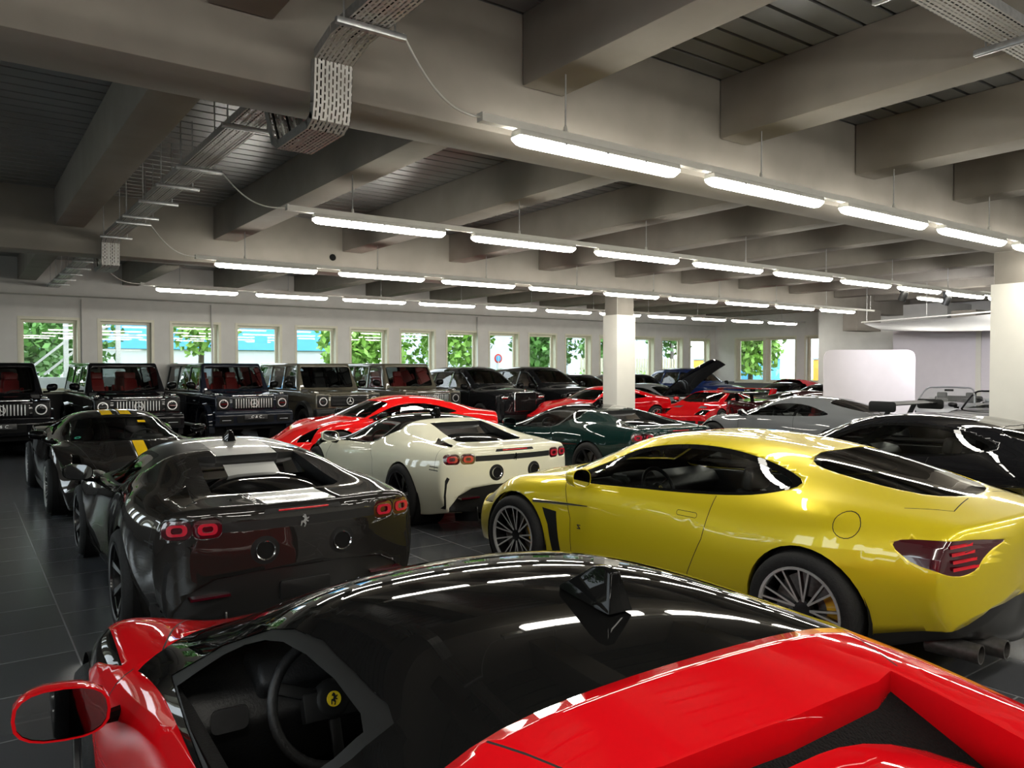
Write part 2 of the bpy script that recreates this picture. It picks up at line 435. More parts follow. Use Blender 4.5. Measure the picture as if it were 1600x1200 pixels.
def rbox(name, parent, mat, c, sz, r=.03, rot=(0, 0, 0), seg=3, taper=None):
    m = MB(); m.T = Matrix.Translation(c) @ Matrix.Rotation(rot[2], 4, 'Z') @ Matrix.Rotation(rot[1], 4, 'Y') @ Matrix.Rotation(rot[0], 4, 'X')
    a, b, h = (q/2 for q in sz); t = taper or (1, 1)
    m.hexa([(-a,-b,-h),(a,-b,-h),(a,b,-h),(-a,b,-h),(-a*t[0],-b*t[1],h),(a*t[0],-b*t[1],h),(a*t[0],b*t[1],h),(-a*t[0],b*t[1],h)])
    return m.build(name, mat, parent, bevel=min(r, a*.9, b*.9, h*.9), seg=seg)
def seat(parent, x, y, z, mat, tall=.0, bolster=True):
    m = MB()
    def bx(c, sz, ry=0, tp=(1, 1)):
        m.T = Matrix.Translation(c) @ Matrix.Rotation(ry, 4, 'Y'); a, b, h = (q/2 for q in sz)
        m.hexa([(-a,-b,-h),(a,-b,-h),(a,b,-h),(-a,b,-h),(-a*tp[0],-b*tp[1],h),(a*tp[0],-b*tp[1],h),(a*tp[0],b*tp[1],h),(-a*tp[0],b*tp[1],h)])
    bx((x, y, z), (.50, .40, .13)); bx((x, y+.22, z+.03), (.46, .07, .16)); bx((x, y-.22, z+.03), (.46, .07, .16))
    bx((x-.34, y, z+.31+tall/2), (.11, .36, .56+tall), -.33, (1, .8)); bx((x-.31, y+.20, z+.27), (.15, .07, .44), -.33); bx((x-.31, y-.20, z+.27), (.15, .07, .44), -.33)
    m.T = Matrix.Identity(4); o = m.build('seat', mat, parent, bevel=.028, seg=2)
    m = MB(); m.T = Matrix.Translation((x-.46-tall*.3, y, z+.66+tall)) @ Matrix.Rotation(-.2, 4, 'Y'); m.box(-.05, .05, -.13, .13, -.085, .085)
    m.build('headrest', mat, o, bevel=.035, seg=3)
    m = MB()
    for s in (-1, 1): m.tube([(x-.46-tall*.3, y+s*.06, z+.52+tall), (x-.46-tall*.3, y+s*.06, z+.62+tall)], .006)
    m.build('headrest_post', M['chrome'], o)
    return o
HORSE = [(-.10,-.5),(-.02,-.28),(-.2,-.12),(-.28,-.42),(-.36,-.4),(-.30,0),(-.12,.02),(-.05,.18),(-.22,.3),(-.16,.38),(-.02,.5),(.08,.42),(.14,.2),(.34,.28),(.30,.16),(.14,.06),(.30,-.08),(.22,-.12),(.06,-.04),(.10,-.24),(0,-.5)]
def steering(parent, x, y, z, r=.18, badge=True, tilt=.42):
    T = Matrix.Translation((x, y, z)) @ Matrix.Rotation(-math.pi/2+tilt, 4, 'Y')
    m = MB(); m.T = T; pts = [(r*math.cos(a), r*math.sin(a)*1.02, 0) for a in [2*math.pi*k/40 for k in range(41)]]
    m.tube(pts, .016, 10, caps=False)
    o = m.build('steering_wheel', M['leather'], parent, smooth=True)
    m = MB(); m.T = T
    m.lathe([(0, .02), (.045, .018), (.06, 0), (.055, -.03)], 20, 'z')
    for a in (0, math.pi*.62, -math.pi*.62):
        a += math.pi/2*0
        m.bar((.04*math.cos(a+math.pi), .04*math.sin(a+math.pi), 0), ((r-.01)*math.cos(a+math.pi), (r-.01)*math.sin(a+math.pi), 0), .035, .014)
    m.box(-.05, .03, -.09, .09, -.03, .012)
    m.build('wheel_spoke', M['satin'], o, bevel=.006)
    if badge:
        m = MB(); m.T = T; m.lathe([(0, .024), (.021, .024), (.022, .018)], 20, 'z'); b = m.build('badge', M['shield'], o); b['label'] = 'round yellow badge with black horse'
        m = MB(); m.T = T @ Matrix.Translation((0, 0, .0246)) @ Matrix.Rotation(-math.pi/2, 4, 'Z'); k = .034; m.prism([(p[0]*k, p[1]*k) for p in HORSE], 'z', 0, .001); m.build('horse_emblem', M['seam'], o)
    return o
def cockpit(parent, x0, x1, yw, zf, zb, dash_x, seatx, smat, wheel_left=True, seats=2, dash='leather', wz=None, tall=0.):
    """dark tub, seats, dashboard and steering wheel"""
    m = MB(); m.box(x0, x1, -yw, yw, zf-.03, zf); m.box(x0-.02, x0, -yw, yw, zf, zb); m.box(x1, x1+.02, -yw, yw, zf, zb-.1)
    m.build('cabin_floor', M['lining'], parent)
    zt = zb-.02
    m = MB(); prof = [(dash_x+.55, zt-.14), (dash_x+.50, zt-.05), (dash_x+.18, zt+.01), (dash_x+.02, zt-.02), (dash_x-.04, zt-.10), (dash_x+.02, zt-.2), (dash_x+.1, zt-.33), (dash_x+.55, zt-.33)]
    m.prism(prof, 'y', -yw+.03, yw-.03)
    d = m.build('dashboard', M[dash], parent, bevel=.02, seg=2)
    s = 1 if wheel_left else -1
    m = MB(); m.prism([(dash_x+.2, zt), (dash_x+.15, zt+.05), (dash_x+.0, zt+.055), (dash_x-.05, zt+.0), (dash_x, zt-.06), (dash_x+.15, zt-.06)], 'y', s*.36-.17, s*.36+.17); m.build('instrument_binnacle', M['leather'], parent, bevel=.02)
    m = MB(); m.box(dash_x-.9, dash_x+.05, -.12, .12, zf, zf+.24); m.build('centre_console', M['satin'], parent, bevel=.03)
    steering(parent, dash_x-.20, s*.36, (wz or zt-.06), .175)
    for y in (.36, -.36): seat(parent, seatx, y, zf+.16, smat, tall)
    if seats > 2:
        for y in (.36, -.36): seat(parent, seatx-.95, y, zf+.18, smat, tall)
def wing_mirror(parent, x, y, z, mat, s, size=(.12, .24, .15), arm=True, armto=None, back=1):
    """s = side sign; glass faces backwards (-x)"""
    m = MB(); a, b, h = size[0]/2, size[1]/2, size[2]/2
    n = 20; vs = []; fs = []
    for k, (t, sc) in enumerate(((-1, .93), (-1, 1), (-.4, 1.0), (.2, .9), (.7, .62), (1, .2))):
        for i in range(n):
            an = 2*math.pi*i/n; ca, sa = math.cos(an), math.sin(an)
            rx = math.copysign(abs(ca)**.75, ca); rz = math.copysign(abs(sa)**.75, sa)
            vs.append((x+t*a, y+rx*b*sc*(1 if rx*s > 0 else .92), z+rz*h*sc+(.12*h*rx*s)))
    for k in range(5):
        for i in range(n): fs.append((k*n+i, k*n+(i+1) % n, (k+1)*n+(i+1) % n, (k+1)*n+i))
    fs.append(tuple(5*n+i for i in range(n)))
    m.add(vs, fs); o = m.build('wing_mirror', mat, parent, smooth=True, auto=1.2)
    m = MB(); vs = [(x-a+.004, p[1]*1., p[2]) for p in vs[:n]]; m.add(vs, [tuple(range(n))]); g = m.build('mirror_glass', M['mirror'], o)
    if arm:
        ax = armto or (x+.08, y-s*.24, z-.14)
        m = MB(); m.tube([(x, y-s*.04, z-h*.7), ((x+ax[0])/2, (y+ax[1])/2+s*.02, (z-h+ax[2])/2), ax], [.028, .018, .026], 8); m.build('mirror_arm', M['gloss_black'], o, smooth=True)
    return o
def disc(name, parent, mat, c, r, axis='x', th=.01, n=28, sgn=1):
    m = MB(); m.lathe([(0, sgn*th), (r*.9, sgn*th), (r, sgn*th*.6), (r, -sgn*th)], n, axis, c=c); return m.build(name, mat, parent, smooth=True, auto=.6)
def ring(name, parent, mat, c, r0, r1, depth, axis='x', n=32, sgn=-1):
    m = MB(); m.lathe([(r0, 0), (r1, 0), (r1, -sgn*depth), (r0, -sgn*depth)], n, axis, c=c, close=True); return m.build(name, mat, parent, smooth=True, auto=.6)
def at_surface(bm, origin, direction):
    from mathutils.bvhtree import BVHTree
    t = BVHTree.FromBMesh(bm); h = t.ray_cast(Vector(origin), Vector(direction).normalized()); return h[0], h[1]
def shield(parent, loc, nrm, h=.07, name='badge'):
    """yellow shield with a black horse on the front wing"""
    q = Vector(nrm).to_track_quat('Z', 'Y').to_matrix().to_4x4(); T = Matrix.Translation(Vector(loc)+Vector(nrm)*.003) @ q
    m = MB(); m.T = T; k = h/2; m.prism([(x*k, y*k) for x, y in [(-.72, 1), (.72, 1), (.72, 0), (.5, -.6), (0, -1), (-.5, -.6), (-.72, 0)]], 'z', -.004, .002); o = m.build(name, M['shield'], parent); o['label'] = 'yellow shield badge with black horse'
    m = MB(); m.T = T; m.prism([(p[0]*h*.7, p[1]*h*.8) for p in HORSE], 'z', .002, .003); m.build('horse_emblem', M['seam'], o); return o
# ---------------------------------------------------------------- wedge-shaped hybrid supercar (long low roof, twin-ring tail lamps)
def hybrid_coupe(col, label, stripe=False, seatm='leather', glassm='cglass', wheelstyle='seven', hull='carbon', name='sports_car', group=None):
    car = empty(name, label=label, cat='car', group=group)
    S = dict(x=(-2.26, 2.26), rc=(.60, .05), fc=(.42, .10), bow=(.20, .42, -1.5, 1.2), dup={'sill': 1, 'sh': 0},
        b0=[(0, .13)], b1=([(0, .6)], [(-2.26, .24), (-1.6, .15), (0, .13), (2.26, .14)]),
        sill=([(-2.26, .80), (-1.4, .90), (0, .86), (1.4, .88), (2.26, .74)], [(-2.26, .24), (-1.7, .16), (0, .13), (2.26, .14)]),
        low=([(-2.26, .88), (-1.4, .96), (-.3, .90), (.7, .91), (1.3, .945), (2.26, .80)], [(-2.26, .38), (-1.3, .34), (0, .30), (1.3, .32), (2.26, .26)]),
        mid=([(-2.26, .905), (-1.85, .975), (-1.35, 1.01), (-.75, .965), (-.1, .905), (.6, .91), (1.25, .975), (1.8, .93), (2.26, .80)], [(-2.26, .62), (-1.3, .62), (-.5, .58), (.4, .52), (1.3, .58), (2.26, .38)]),
        sh=([(-2.26, .87), (-1.8, .92), (-1.35, .93), (-.8, .895), (-.2, .865), (.5, .87), (1.2, .915), (1.7, .86), (2.26, .66)], [(-2.26, .91), (-1.7, .95), (-1.3, .965), (-.75, .90), (-.15, .80), (.5, .77), (1.05, .83), (1.35, .85), (1.8, .73), (2.26, .47)]),
        belt=([(-2.26, .74), (-1.7, .72), (-1.2, .72), (-.6, .765), (0, .79), (.8, .785), (1.2, .75), (1.7, .66), (2.26, .50)], [(-2.26, .945), (-1.8, .97), (-1.3, 1.0), (-.8, .99), (-.2, .875), (.4, .845), (.85, .835), (1.3, .84), (1.8, .70), (2.26, .47)]),
        rail=([(-2.26, .56), (-1.7, .60), (-1.2, .62), (-.7, .60), (0, .575), (.4, .565), (.8, .58), (1.15, .55), (1.7, .42), (2.26, .34)], [(-2.26, .955), (-1.9, .975), (-1.5, 1.03), (-1.1, 1.115), (-.7, 1.155), (-.3, 1.165), (.05, 1.145), (.4, 1.06), (.75, .94), (1.1, .825), (1.5, .73), (2.26, .47)]),
        q=([(-2.26, .3), (-1.2, .34), (0, .33), (1.1, .34), (2.26, .18)], [(-2.26, .955), (-1.9, .96), (-1.5, 1.03), (-1.1, 1.135), (-.7, 1.20), (-.3, 1.225), (.05, 1.205), (.4, 1.12), (.75, .99), (1.1, .85), (1.5, .735), (2.0, .58), (2.26, .48)]),
        c=[(-2.26, .955), (-1.9, .96), (-1.5, 1.03), (-1.1, 1.14), (-.7, 1.205), (-.3, 1.235), (.05, 1.22), (.4, 1.135), (.75, 1.0), (1.1, .855), (1.5, .74), (2.0, .58), (2.26, .48)])
    bm = loft(S, nx=110, sub=4)
    arch(bm, 1.325, .35, .375); arch(bm, -1.325, .355, .385)
    sideT = lambda c, n: abs(c.y) > .30
    can = [(1.45, .60), (1.15, .765), (.9, .815), (.5, .835), (0, .85), (-.18, .865), (-.38, .90), (-.62, 1.0), (-.80, 1.07), (-.805, 1.35), (1.45, 1.35)]
    cut(bm, 'y', can, 2, lambda c, n: c.z > .7)
    cowl = [(1.19, 0), (1.185, .2), (1.14, .4), (1.03, .60), (.90, .74), (.80, .86)]
    full = [(x, -y) for x, y in cowl[:0:-1]]+cowl
    cut(bm, 'z', [(1.9, -.86)]+full+[(1.9, .86)], 0, lambda c, n: n.z > .1 and c.z > .5, only=(2,))
    ws = [(.27, -.49), (.36, -.25), (.385, 0), (.36, .25), (.27, .49), (.55, .565), (.86, .665), (1.0, .56), (1.10, .38), (1.15, .2), (1.155, 0), (1.15, -.2), (1.10, -.38), (1.0, -.56), (.86, -.665), (.55, -.565)]
    cut(bm, 'z', ws, 3, lambda c, n: n.z > .1 and c.z > .7, only=(2,))
    dlo = [(.52, .862), (.47, .91), (.40, .965), (.30, 1.015), (.18, 1.058), (.05, 1.088), (-.12, 1.108), (-.32, 1.118), (-.50, 1.115), (-.555, 1.105), (-.53, 1.06), (-.46, .99), (-.36, .925), (-.24, .886), (-.1, .872), (.2, .862)]
    dl = lambda c, n: abs(c.y) > .42 and abs(n.y) > .2
    cut(bm, 'y', [(x*1.11, min(.98+(z-.98)*1.22, 1.14)) if z > .98 else (x*1.20, max(.98+(z-.98)*1.10, .857)) for x, z in dlo], 12, dl, only=(2,))
    cut(bm, 'y', dlo, 4, dl, only=(2, 12))
    eng = [(-1.0, -.38), (-1.02, -.30), (-1.03, 0), (-1.02, .30), (-1.0, .38), (-1.35, .42), (-1.76, .46), (-1.82, .40), (-1.84, 0), (-1.82, -.40), (-1.76, -.46), (-1.35, -.42)]
    cut(bm, 'z', eng, 5, lambda c, n: n.z > -.2 and c.z > .7)
    if stripe:
        for a, b in ((-2.26, -.3), (-.3, 2.0)): cut(bm, 'z', [(a, -.235), (b, -.235), (b, .235), (a, .235)], 9, lambda c, n: n.z > .3 and c.z > .45, only=(0, 2))
    rear = lambda c, n: n.x < -.25 and c.x < -1.9
    low = [(-.80, .05), (-.80, .30), (-.71, .43), (-.56, .51), (-.30, .535), (.30, .535), (.56, .51), (.71, .43), (.80, .30), (.80, .05)]
    cut(bm, 'x', low, 6, lambda c, n: c.x < -1.95)
    for s in (1, -1):
        f = (lambda p: p) if s > 0 else mirror_y
        sl = f([(.80, .62), (.825, .64), (.845, .60), (.855, .42), (.84, .28), (.825, .28), (.835, .44), (.825, .56)])
        cut(bm, 'x', sl, 7, lambda c, n: c.x < -1.9 and c.y*s > 0, only=(0,))
        cut(bm, 'x', circ(.262*s, .665, .092, 28), 7, rear, only=(0,))
        for cy in (.605, .775):
            cut(bm, 'x', f(rrect(cy-.084, cy+.084, .772, .888, .045)), 8, rear, only=(0, 7))
        for z in (.735, .70): cut(bm, 'y', [(-2.08, z), (-1.93, z+.004), (-1.93, z+.014), (-2.08, z+.010)], 7, lambda c, n: c.y*s > .6, only=(0,))
        cut(bm, 'z', f([(1.55, .58), (1.95, .62), (2.05, .70), (1.75, .74)]), 10, lambda c, n: n.z > .1)
    cut(bm, 'x', [(-.52, .800), (.52, .800), (.52, .862), (-.52, .862)], 7, rear, only=(0,))
    cut(bm, 'x', [(-.27, .895), (.27, .895), (.25, .925), (-.25, .925)], 7, lambda c, n: c.x < -2.0 and n.x < -.1, only=(0,))
    cut(bm, 'x', [(-.6, .12), (.6, .12), (.55, .30), (-.55, .30)], 7, lambda c, n: c.x > 2 and n.x > .2)
    sd = lambda c, n: abs(n.y) > .15 and abs(c.y) > .55
    for ln in ([(.93, .16), (1.0, .40), (.97, .62), (.86, .815)], [(-.24, .862), (-.45, .68), (-.50, .45), (-.36, .30), (-.30, .16)], [(-.30, .20), (.9, .20)]):
        seam(bm, 'y', ln, 1, .006, sd)
    for s in (1, -1):
        seam(bm, 'z', [(.90, .74*s), (1.18, .66*s), (1.60, .50*s), (2.1, .46*s)], 1, .006, lambda c, n: n.z > .2, (0,))
        seam(bm, 'z', [(-.99, .42*s), (-.81, .50*s)], 1, .005, lambda c, n: n.z > .2, (0,))
        seam(bm, 'z', [(-1.83, .66*s), (-2.0, .74*s), (-2.02, .95*s)], 1, .005, lambda c, n: n.z > .1, (0,))
    hole(bm, 5, (0, 0, -.17), 11)
    mounts = {}
    T = __import__('mathutils.bvhtree', fromlist=['BVHTree']).BVHTree.FromBMesh(bm)
    def hit(o, d):
        h = T.ray_cast(Vector(o), Vector(d).normalized()); return h[0], h[1]
    rearx = lambda y, z: (hit((-4, y, z), (1, 0, 0))[0] or Vector((-2.2, y, z))).x
    topz = lambda x, y: (hit((x, y, 3), (0, 0, -1))[0] or Vector((x, y, 1))).z
    rx = {(y, z): rearx(y, z) for y in (.262, -.262, .605, .775, -.605, -.775, 0, .2) for z in (.665, .83, .91)}
    mx = {z: rearx(0, z) for z in (.2, .25, .35, .45, .53)}; finz = [topz(-.42-.16*k/4, 0) for k in range(5)]
    shp, shn = hit((1.12, 3, .66), (0, -1, 0)); spoil = [(topz(-1.86-.02, y)) for y in (-.6, 0, .6)]
    hl = topz(-1.6, .6)
    mats = {6: ('lower_bumper', M[hull], 'black lower bumper'), 3: ('windscreen', M[glassm], None), 4: ('side_window', M[glassm], None), 8: ('taillight', M['redlens'], None),
            2: ('roof_panel', M['gloss_black'] if not stripe else M['carbon'], 'glossy black roof' if not stripe else 'dark roof with silver stripe'), 10: ('headlight', M['lens'], None), 12: ('window_frame', M['satin'], 'matt black window frame')}
    if stripe: mats[9] = ('centre_stripe', M['silver_stripe'], 'silver stripe')
    body, parts = split_parts(bm, mats, car, [M[col], M['seam'], M['satin'], M['satin']], [0, 1, 7, 11], inset={3: -.002, 4: -.004, 8: -.004, 6: -.012, 2: 0.0, 9: 0.0}, lining=M['lining'])
    # rear bulkhead glass, engine cover
    m = MB(); n = 13; vs = []; fs = []
    for i in range(12):
        for j in range(n):
            u = i/11; v = j/(n-1)*2-1; x = -1.20-.66*u+.02*v*v; y = v*(.36+.07*u); z = 1.02-.085*u-.06*abs(v)**3+.035*math.sin(math.pi*u)
            vs.append((x, y, z))
    for i in range(11):
        for j in range(n-1): fs.append((i*n+j, (i+1)*n+j, (i+1)*n+j+1, i*n+j+1))
    m.add(vs, fs); ec = m.build('engine_cover', M['gloss_black'], car, smooth=True)
    m = MB(); m.add([(-1.0, -.39, 1.105), (-1.0, .39, 1.105), (-1.22, .40, 1.0), (-1.22, -.40, 1.0)], [(0, 1, 2, 3)]); m.build('rear_window', M['dglass'], car)
    if stripe:
        m = MB(); m.add([(-1.06, -.20, 1.0815), (-1.06, .20, 1.0815), (-1.21, .20, 1.010), (-1.21, -.20, 1.010)], [(0, 1, 2, 3)]); m.build('window_stripe', M['silver_stripe'], car)
    m = MB(); m.box(-1.9, -1.0, -.62, .62, .80, .84); m.build('engine_bay', M['lining'], car)
    # lamps
    for (y, s) in ((.605, 1), (.775, 1), (-.605, -1), (-.775, -1)):
        for t in parts.get('taillight', []):
            c = sum((Vector(v.co) for v in t.data.vertices), Vector())/len(t.data.vertices)
            if abs(c.y-y) < .06:
                m = MB(); x = rx[(y, .83)]; sl = .16*s*(1 if abs(y) < .7 else 2.2)
                def rim(r, X): return [(X+(p[0]-y)*sl*.9, p[0], p[1]) for p in rrect(y-.058*r, y+.058*r, .83-.036*r, .83+.036*r, .03*r)]
                A, B, C, D = rim(1, x-.001), rim(.55, x-.001), rim(1, x-.009), rim(.55, x-.009); k = len(A)
                m.add(C+D, [(i, (i+1) % k, k+(i+1) % k, k+i) for i in range(k)]); m.add(C+A, [(i, (i+1) % k, k+(i+1) % k, k+i) for i in range(k)]); m.add(D+B, [(i, (i+1) % k, k+(i+1) % k, k+i) for i in range(k)])
                m.build('light_ring', M['redring'], t, smooth=True, auto=.6)
    for y in (.262, -.262):
        x = rx[(y, .665)]
        m = MB(); m.lathe([(.054, .10), (.056, -.012), (.063, -.018), (.066, -.008), (.066, .10)], 32, 'x', c=(x, y, .665)); e = m.build('exhaust_pipe', M['chrome'], car, smooth=True, auto=.8)
        m = MB(); m.lathe([(0, .012), (.055, .012)], 24, 'x', c=(x-.016, y, .665)); m.build('pipe_bore', M['lining'], e)
    m = MB(); x = rx[(0, .91)]; m.box(x-.004, x+.03, -.17, .17, .905, .917); m.build('brake_light', M['redglow'], car, bevel=.003)
    m = MB(); m.T = Matrix.Translation((rx[(0, .83)]-.004, 0, .83)) @ Matrix.Rotation(-math.pi/2, 4, 'Y') @ Matrix.Rotation(-math.pi/2, 4, 'Z'); m.prism([(p[0]*.085, p[1]*.085) for p in HORSE], 'z', -.008, .004); m.build('horse_emblem', M['chrome'], car)
    # diffuser
    m = MB()
    for y in (-.5, -.25, 0, .25, .5): m.bar((mx[.25]+.02, y, .22), (mx[.25]+.5, y, .14), .012, .16)
    m.build('diffuser_fin', M[hull], car, bevel=.003)
    m = MB(); xx = mx[.35]; m.prism(rrect(-.17, .17, .33, .45, .02), 'x', xx-.012, xx+.03); m.build('plate_recess', M['satin'], car, bevel=.004)
    for y in (.6, -.6):
        m = MB(); m.box(mx[.45]+.02, mx[.45]+.09, y-.12, y+.12, .40, .415); m.build('rear_reflector', M['redlens'], car)
    # shark-fin aerial
    m = MB(); z0 = finz[0]; z1 = finz[4]; zb = z1
    pr = [(-.35, z0-.01), (-.385, z0+.014), (-.495, z0+.080), (-.53, z0+.086), (-.56, z0+.078), (-.58, z0-.005)]
    vs = []
    for x, z in pr:
        t = (z-z0)/.08; wd = .036-.022*max(t, 0); 
        if x == -.35: wd = .006
        vs += [(x, -wd, z), (x, wd, z)]
    n = len(pr); 
    m.add(vs, [(2*i, 2*i+1, 2*i+3, 2*i+2) for i in range(n-1)]+[tuple([2*i for i in range(n)][::-1]), tuple(2*i+1 for i in range(n))])
    m.build('shark_fin_aerial', M['gloss_black'], car, bevel=.004, seg=2)
    for s in (1, -1):
        wing_mirror(car, .66, 1.02*s, .905, M[col if col in ('red', 'white') and False else ('gloss_black' if col != 'red' else col)], s, size=(.13, .255, .145), armto=(.80, .83*s, .80))
    if shp: shield(car, shp, shn, .085)
    for y in (.85, -.85):
        wheel(car, 1.325, y-.01*(1 if y > 0 else -1), .35, .26, wheelstyle, 'caliper'); wheel(car, -1.325, y, .36, .31, wheelstyle, 'caliper')
    liner(car, 1.325, .35, .385, .93, .55); liner(car, -1.325, .36, .395, .95, .55)
    cockpit(car, -.72, 1.0, .76, .20, .84, .52, -.05, M[seatm], wheel_left=True, wz=.80)
    for s in (1, -1):
        m = MB(); m.prism([(.85, .25), (.85, .80), (.4, .84), (-.2, .85), (-.45, .90), (-.6, .9), (-.6, .25)], 'y', s*.735, s*.775)
        dc = m.build('door_card', M['leather'], car, bevel=.01)
        m = MB(); m.bar((.40, s*.725, .74), (-.10, s*.725, .70), .03, .025); m.build('door_pull', M['galvtrim'], dc, bevel=.008)
    for y in (.62, .10, -.10, -.62): m = MB(); m.prism(rrect(-.055, .055, -.035, .035, .02), 'x', .478, .486); v_ = m.build('air_vent', M['galvtrim'], car); v_.location = (0, y, .745)
    return car
# ---------------------------------------------------------------- the building
FX0, FX1, FY0, FY1 = -3.0, 27.8, -7.0, 22.8
ZD, ZJ, ZG = 4.53, 3.98, 3.59
M['wall'] = P('wall_paint', (.62, .61, .585), .75, noise=.04, scale=3, bump=.05)
M['dado'] = P('dark_grey_wall_paint', (.10, .10, .105), .6, noise=.06, scale=3)
M['concrete'] = P('painted_concrete', (.245, .222, .192), .8, noise=.10, scale=2.2, bump=.12)
M['deck'] = P('grey_steel_decking', (.21, .215, .215), .36, .45, noise=.12, scale=1.5)
M['frame'] = P('cream_window_frame', (.62, .60, .48), .4, noise=.03, scale=10)
M['column'] = P('white_column_cladding', (.66, .64, .58), .6, noise=.02, scale=4)
M['rail'] = P('white_light_rail', (.55, .54, .50), .5, noise=.03, scale=10)
M['galv'] = P('galvanised_steel', (.42, .43, .44), .35, .8, noise=.15, scale=30)
M['cable'] = P('white_cable', (.5, .5, .47), .5, noise=.03, scale=10)
M['ledwhite'] = P('lit_diffuser', (1, 1, 1), .4, emit=(1, .965, .86), es=LAMP_STRENGTH)
M['panel'] = P('white_display_panel', (.66, .62, .66), .55, noise=.02, scale=4)
M['cloth'] = P('white_canopy_cloth', (.70, .69, .70), .8, noise=.03, scale=4)
n_ = M['cloth'].node_tree; b_ = n_.nodes['Principled BSDF']; tr = n_.nodes.new('ShaderNodeBsdfTranslucent'); tr.inputs[0].default_value = (.7, .7, .72, 1); mx_ = n_.nodes.new('ShaderNodeMixShader'); mx_.inputs[0].default_value = .5; n_.links.new(b_.outputs[0], mx_.inputs[1]); n_.links.new(tr.outputs[0], mx_.inputs[2]); n_.links.new(mx_.outputs[0], n_.nodes['Material Output'].inputs[0])
def floor_mat():
    m = bpy.data.materials.new('dark_floor_tiles'); m.use_nodes = True; n = m.node_tree.nodes; l = m.node_tree.links; b = n['Principled BSDF']
    g = n.new('ShaderNodeNewGeometry'); br = n.new('ShaderNodeTexBrick'); br.offset = 0.5
    br.inputs['Scale'].default_value = 1; br.inputs['Brick Width'].default_value = .6; br.inputs['Row Height'].default_value = .6; br.inputs['Mortar Size'].default_value = .0055
    br.inputs['Color1'].default_value = (.058, .061, .067, 1); br.inputs['Color2'].default_value = (.048, .051, .056, 1); br.inputs['Mortar'].default_value = (.17, .17, .175, 1)
    sx = n.new('ShaderNodeSeparateXYZ'); cx = n.new('ShaderNodeCombineXYZ'); l.new(g.outputs['Position'], sx.inputs[0]); l.new(sx.outputs[1], cx.inputs[0]); l.new(sx.outputs[0], cx.inputs[1])
    l.new(cx.outputs[0], br.inputs['Vector']); l.new(br.outputs['Color'], b.inputs['Base Color'])
    no = n.new('ShaderNodeTexNoise'); no.inputs['Scale'].default_value = 2.5; no.inputs['Detail'].default_value = 8
    mr = n.new('ShaderNodeMapRange'); mr.inputs[3].default_value = .16; mr.inputs[4].default_value = .34; l.new(no.outputs[0], mr.inputs[0]); l.new(mr.outputs[0], b.inputs['Roughness'])
    bp = n.new('ShaderNodeBump'); bp.inputs['Strength'].default_value = .25; bp.inputs['Distance'].default_value = .003; bp.invert = True
    l.new(br.outputs['Fac'], bp.inputs['Height']); l.new(bp.outputs[0], b.inputs['Normal']); return m
M['floor'] = floor_mat()
def perf(name, ax, ay):
    m = bpy.data.materials.new(name); m.use_nodes = True; n = m.node_tree.nodes; l = m.node_tree.links; b = n['Principled BSDF']; o = n['Material Output']
    b.inputs['Base Color'].default_value = (.50, .49, .47, 1); b.inputs['Metallic'].default_value = .5; b.inputs['Roughness'].default_value = .45
    g = n.new('ShaderNodeNewGeometry'); sx = n.new('ShaderNodeSeparateXYZ'); cx = n.new('ShaderNodeCombineXYZ'); l.new(g.outputs['Position'], sx.inputs[0])
    l.new(sx.outputs[ax], cx.inputs[0]); l.new(sx.outputs[ay], cx.inputs[1])
    br = n.new('ShaderNodeTexBrick'); br.offset = .5; br.inputs['Scale'].default_value = 1; br.inputs['Brick Width'].default_value = .052; br.inputs['Row Height'].default_value = .026; br.inputs['Mortar Size'].default_value = .0078; br.inputs['Mortar Smooth'].default_value = 0
    l.new(cx.outputs[0], br.inputs['Vector']); t = n.new('ShaderNodeBsdfTransparent'); x = n.new('ShaderNodeMixShader')
    l.new(br.outputs['Fac'], x.inputs[0]); l.new(t.outputs[0], x.inputs[1]); l.new(b.outputs[0], x.inputs[2]); l.new(x.outputs[0], o.inputs[0]); return m
M['perfY'] = perf('perforated_tray_steel', 1, 0); M['perfZ'] = perf('perforated_riser_steel', 2, 0); M['perfX'] = perf('perforated_cross_tray_steel', 0, 1); M['perfS'] = perf('perforated_tray_side', 1, 2)
def struct(name, fn, mats, parent=None, **k):
    o = solo(name, fn, mats, parent, **k)
    if parent is None: o['kind'] = 'structure'
    return o
struct('floor', lambda m: m.box(FX0-.3, FX1+.3, FY0-.3, FY1+.3, -.15, 0), M['floor'])
WIN0, WSP, WW, WZ0, WZ1 = .0555*22.8, .0778*22.8, 1.28, 1.20, 3.07
wins = [WIN0+WSP*k for k in range(15)]; wins = [x for x in wins if x+WW < FX1-.3]
wins = [wins[0]-2*WSP, wins[0]-WSP]+wins
def holed(m, axis, a, b, c0, c1, z1, spans, dado=1.2):
    """wall slab between a and b with openings"""
    def bx(p, q, lo, hi, mi):
        if axis == 'x': m.box(p, q, c0, c1, lo, hi, mi)
        else: m.box(c0, c1, p, q, lo, hi, mi)
    bx(a, b, 0, WZ0, 1); bx(a, b, WZ1, z1, 0); p = a
    for s in spans: bx(p, s[0], WZ0, WZ1, 0); p = s[1]
    bx(p, b, WZ0, WZ1, 0)
struct('wall_back', lambda m: holed(m, 'x', FX0-.3, FX1+.3, FY1, FY1+.3, 4.6, [(x, x+WW) for x in wins]), [M['wall'], M['dado']])
endw = [(18.72, 20.15), (20.25, 21.7), (16.9, 18.25), (14.6, 15.9)]; endw.sort()
struct('wall_right', lambda m: holed(m, 'y', FY0-.3, FY1, FX1, FX1+.3, 4.6, endw), [M['wall'], M['dado']])
leftw = [(-5+2.6*k, -3.2+2.6*k) for k in range(10)]
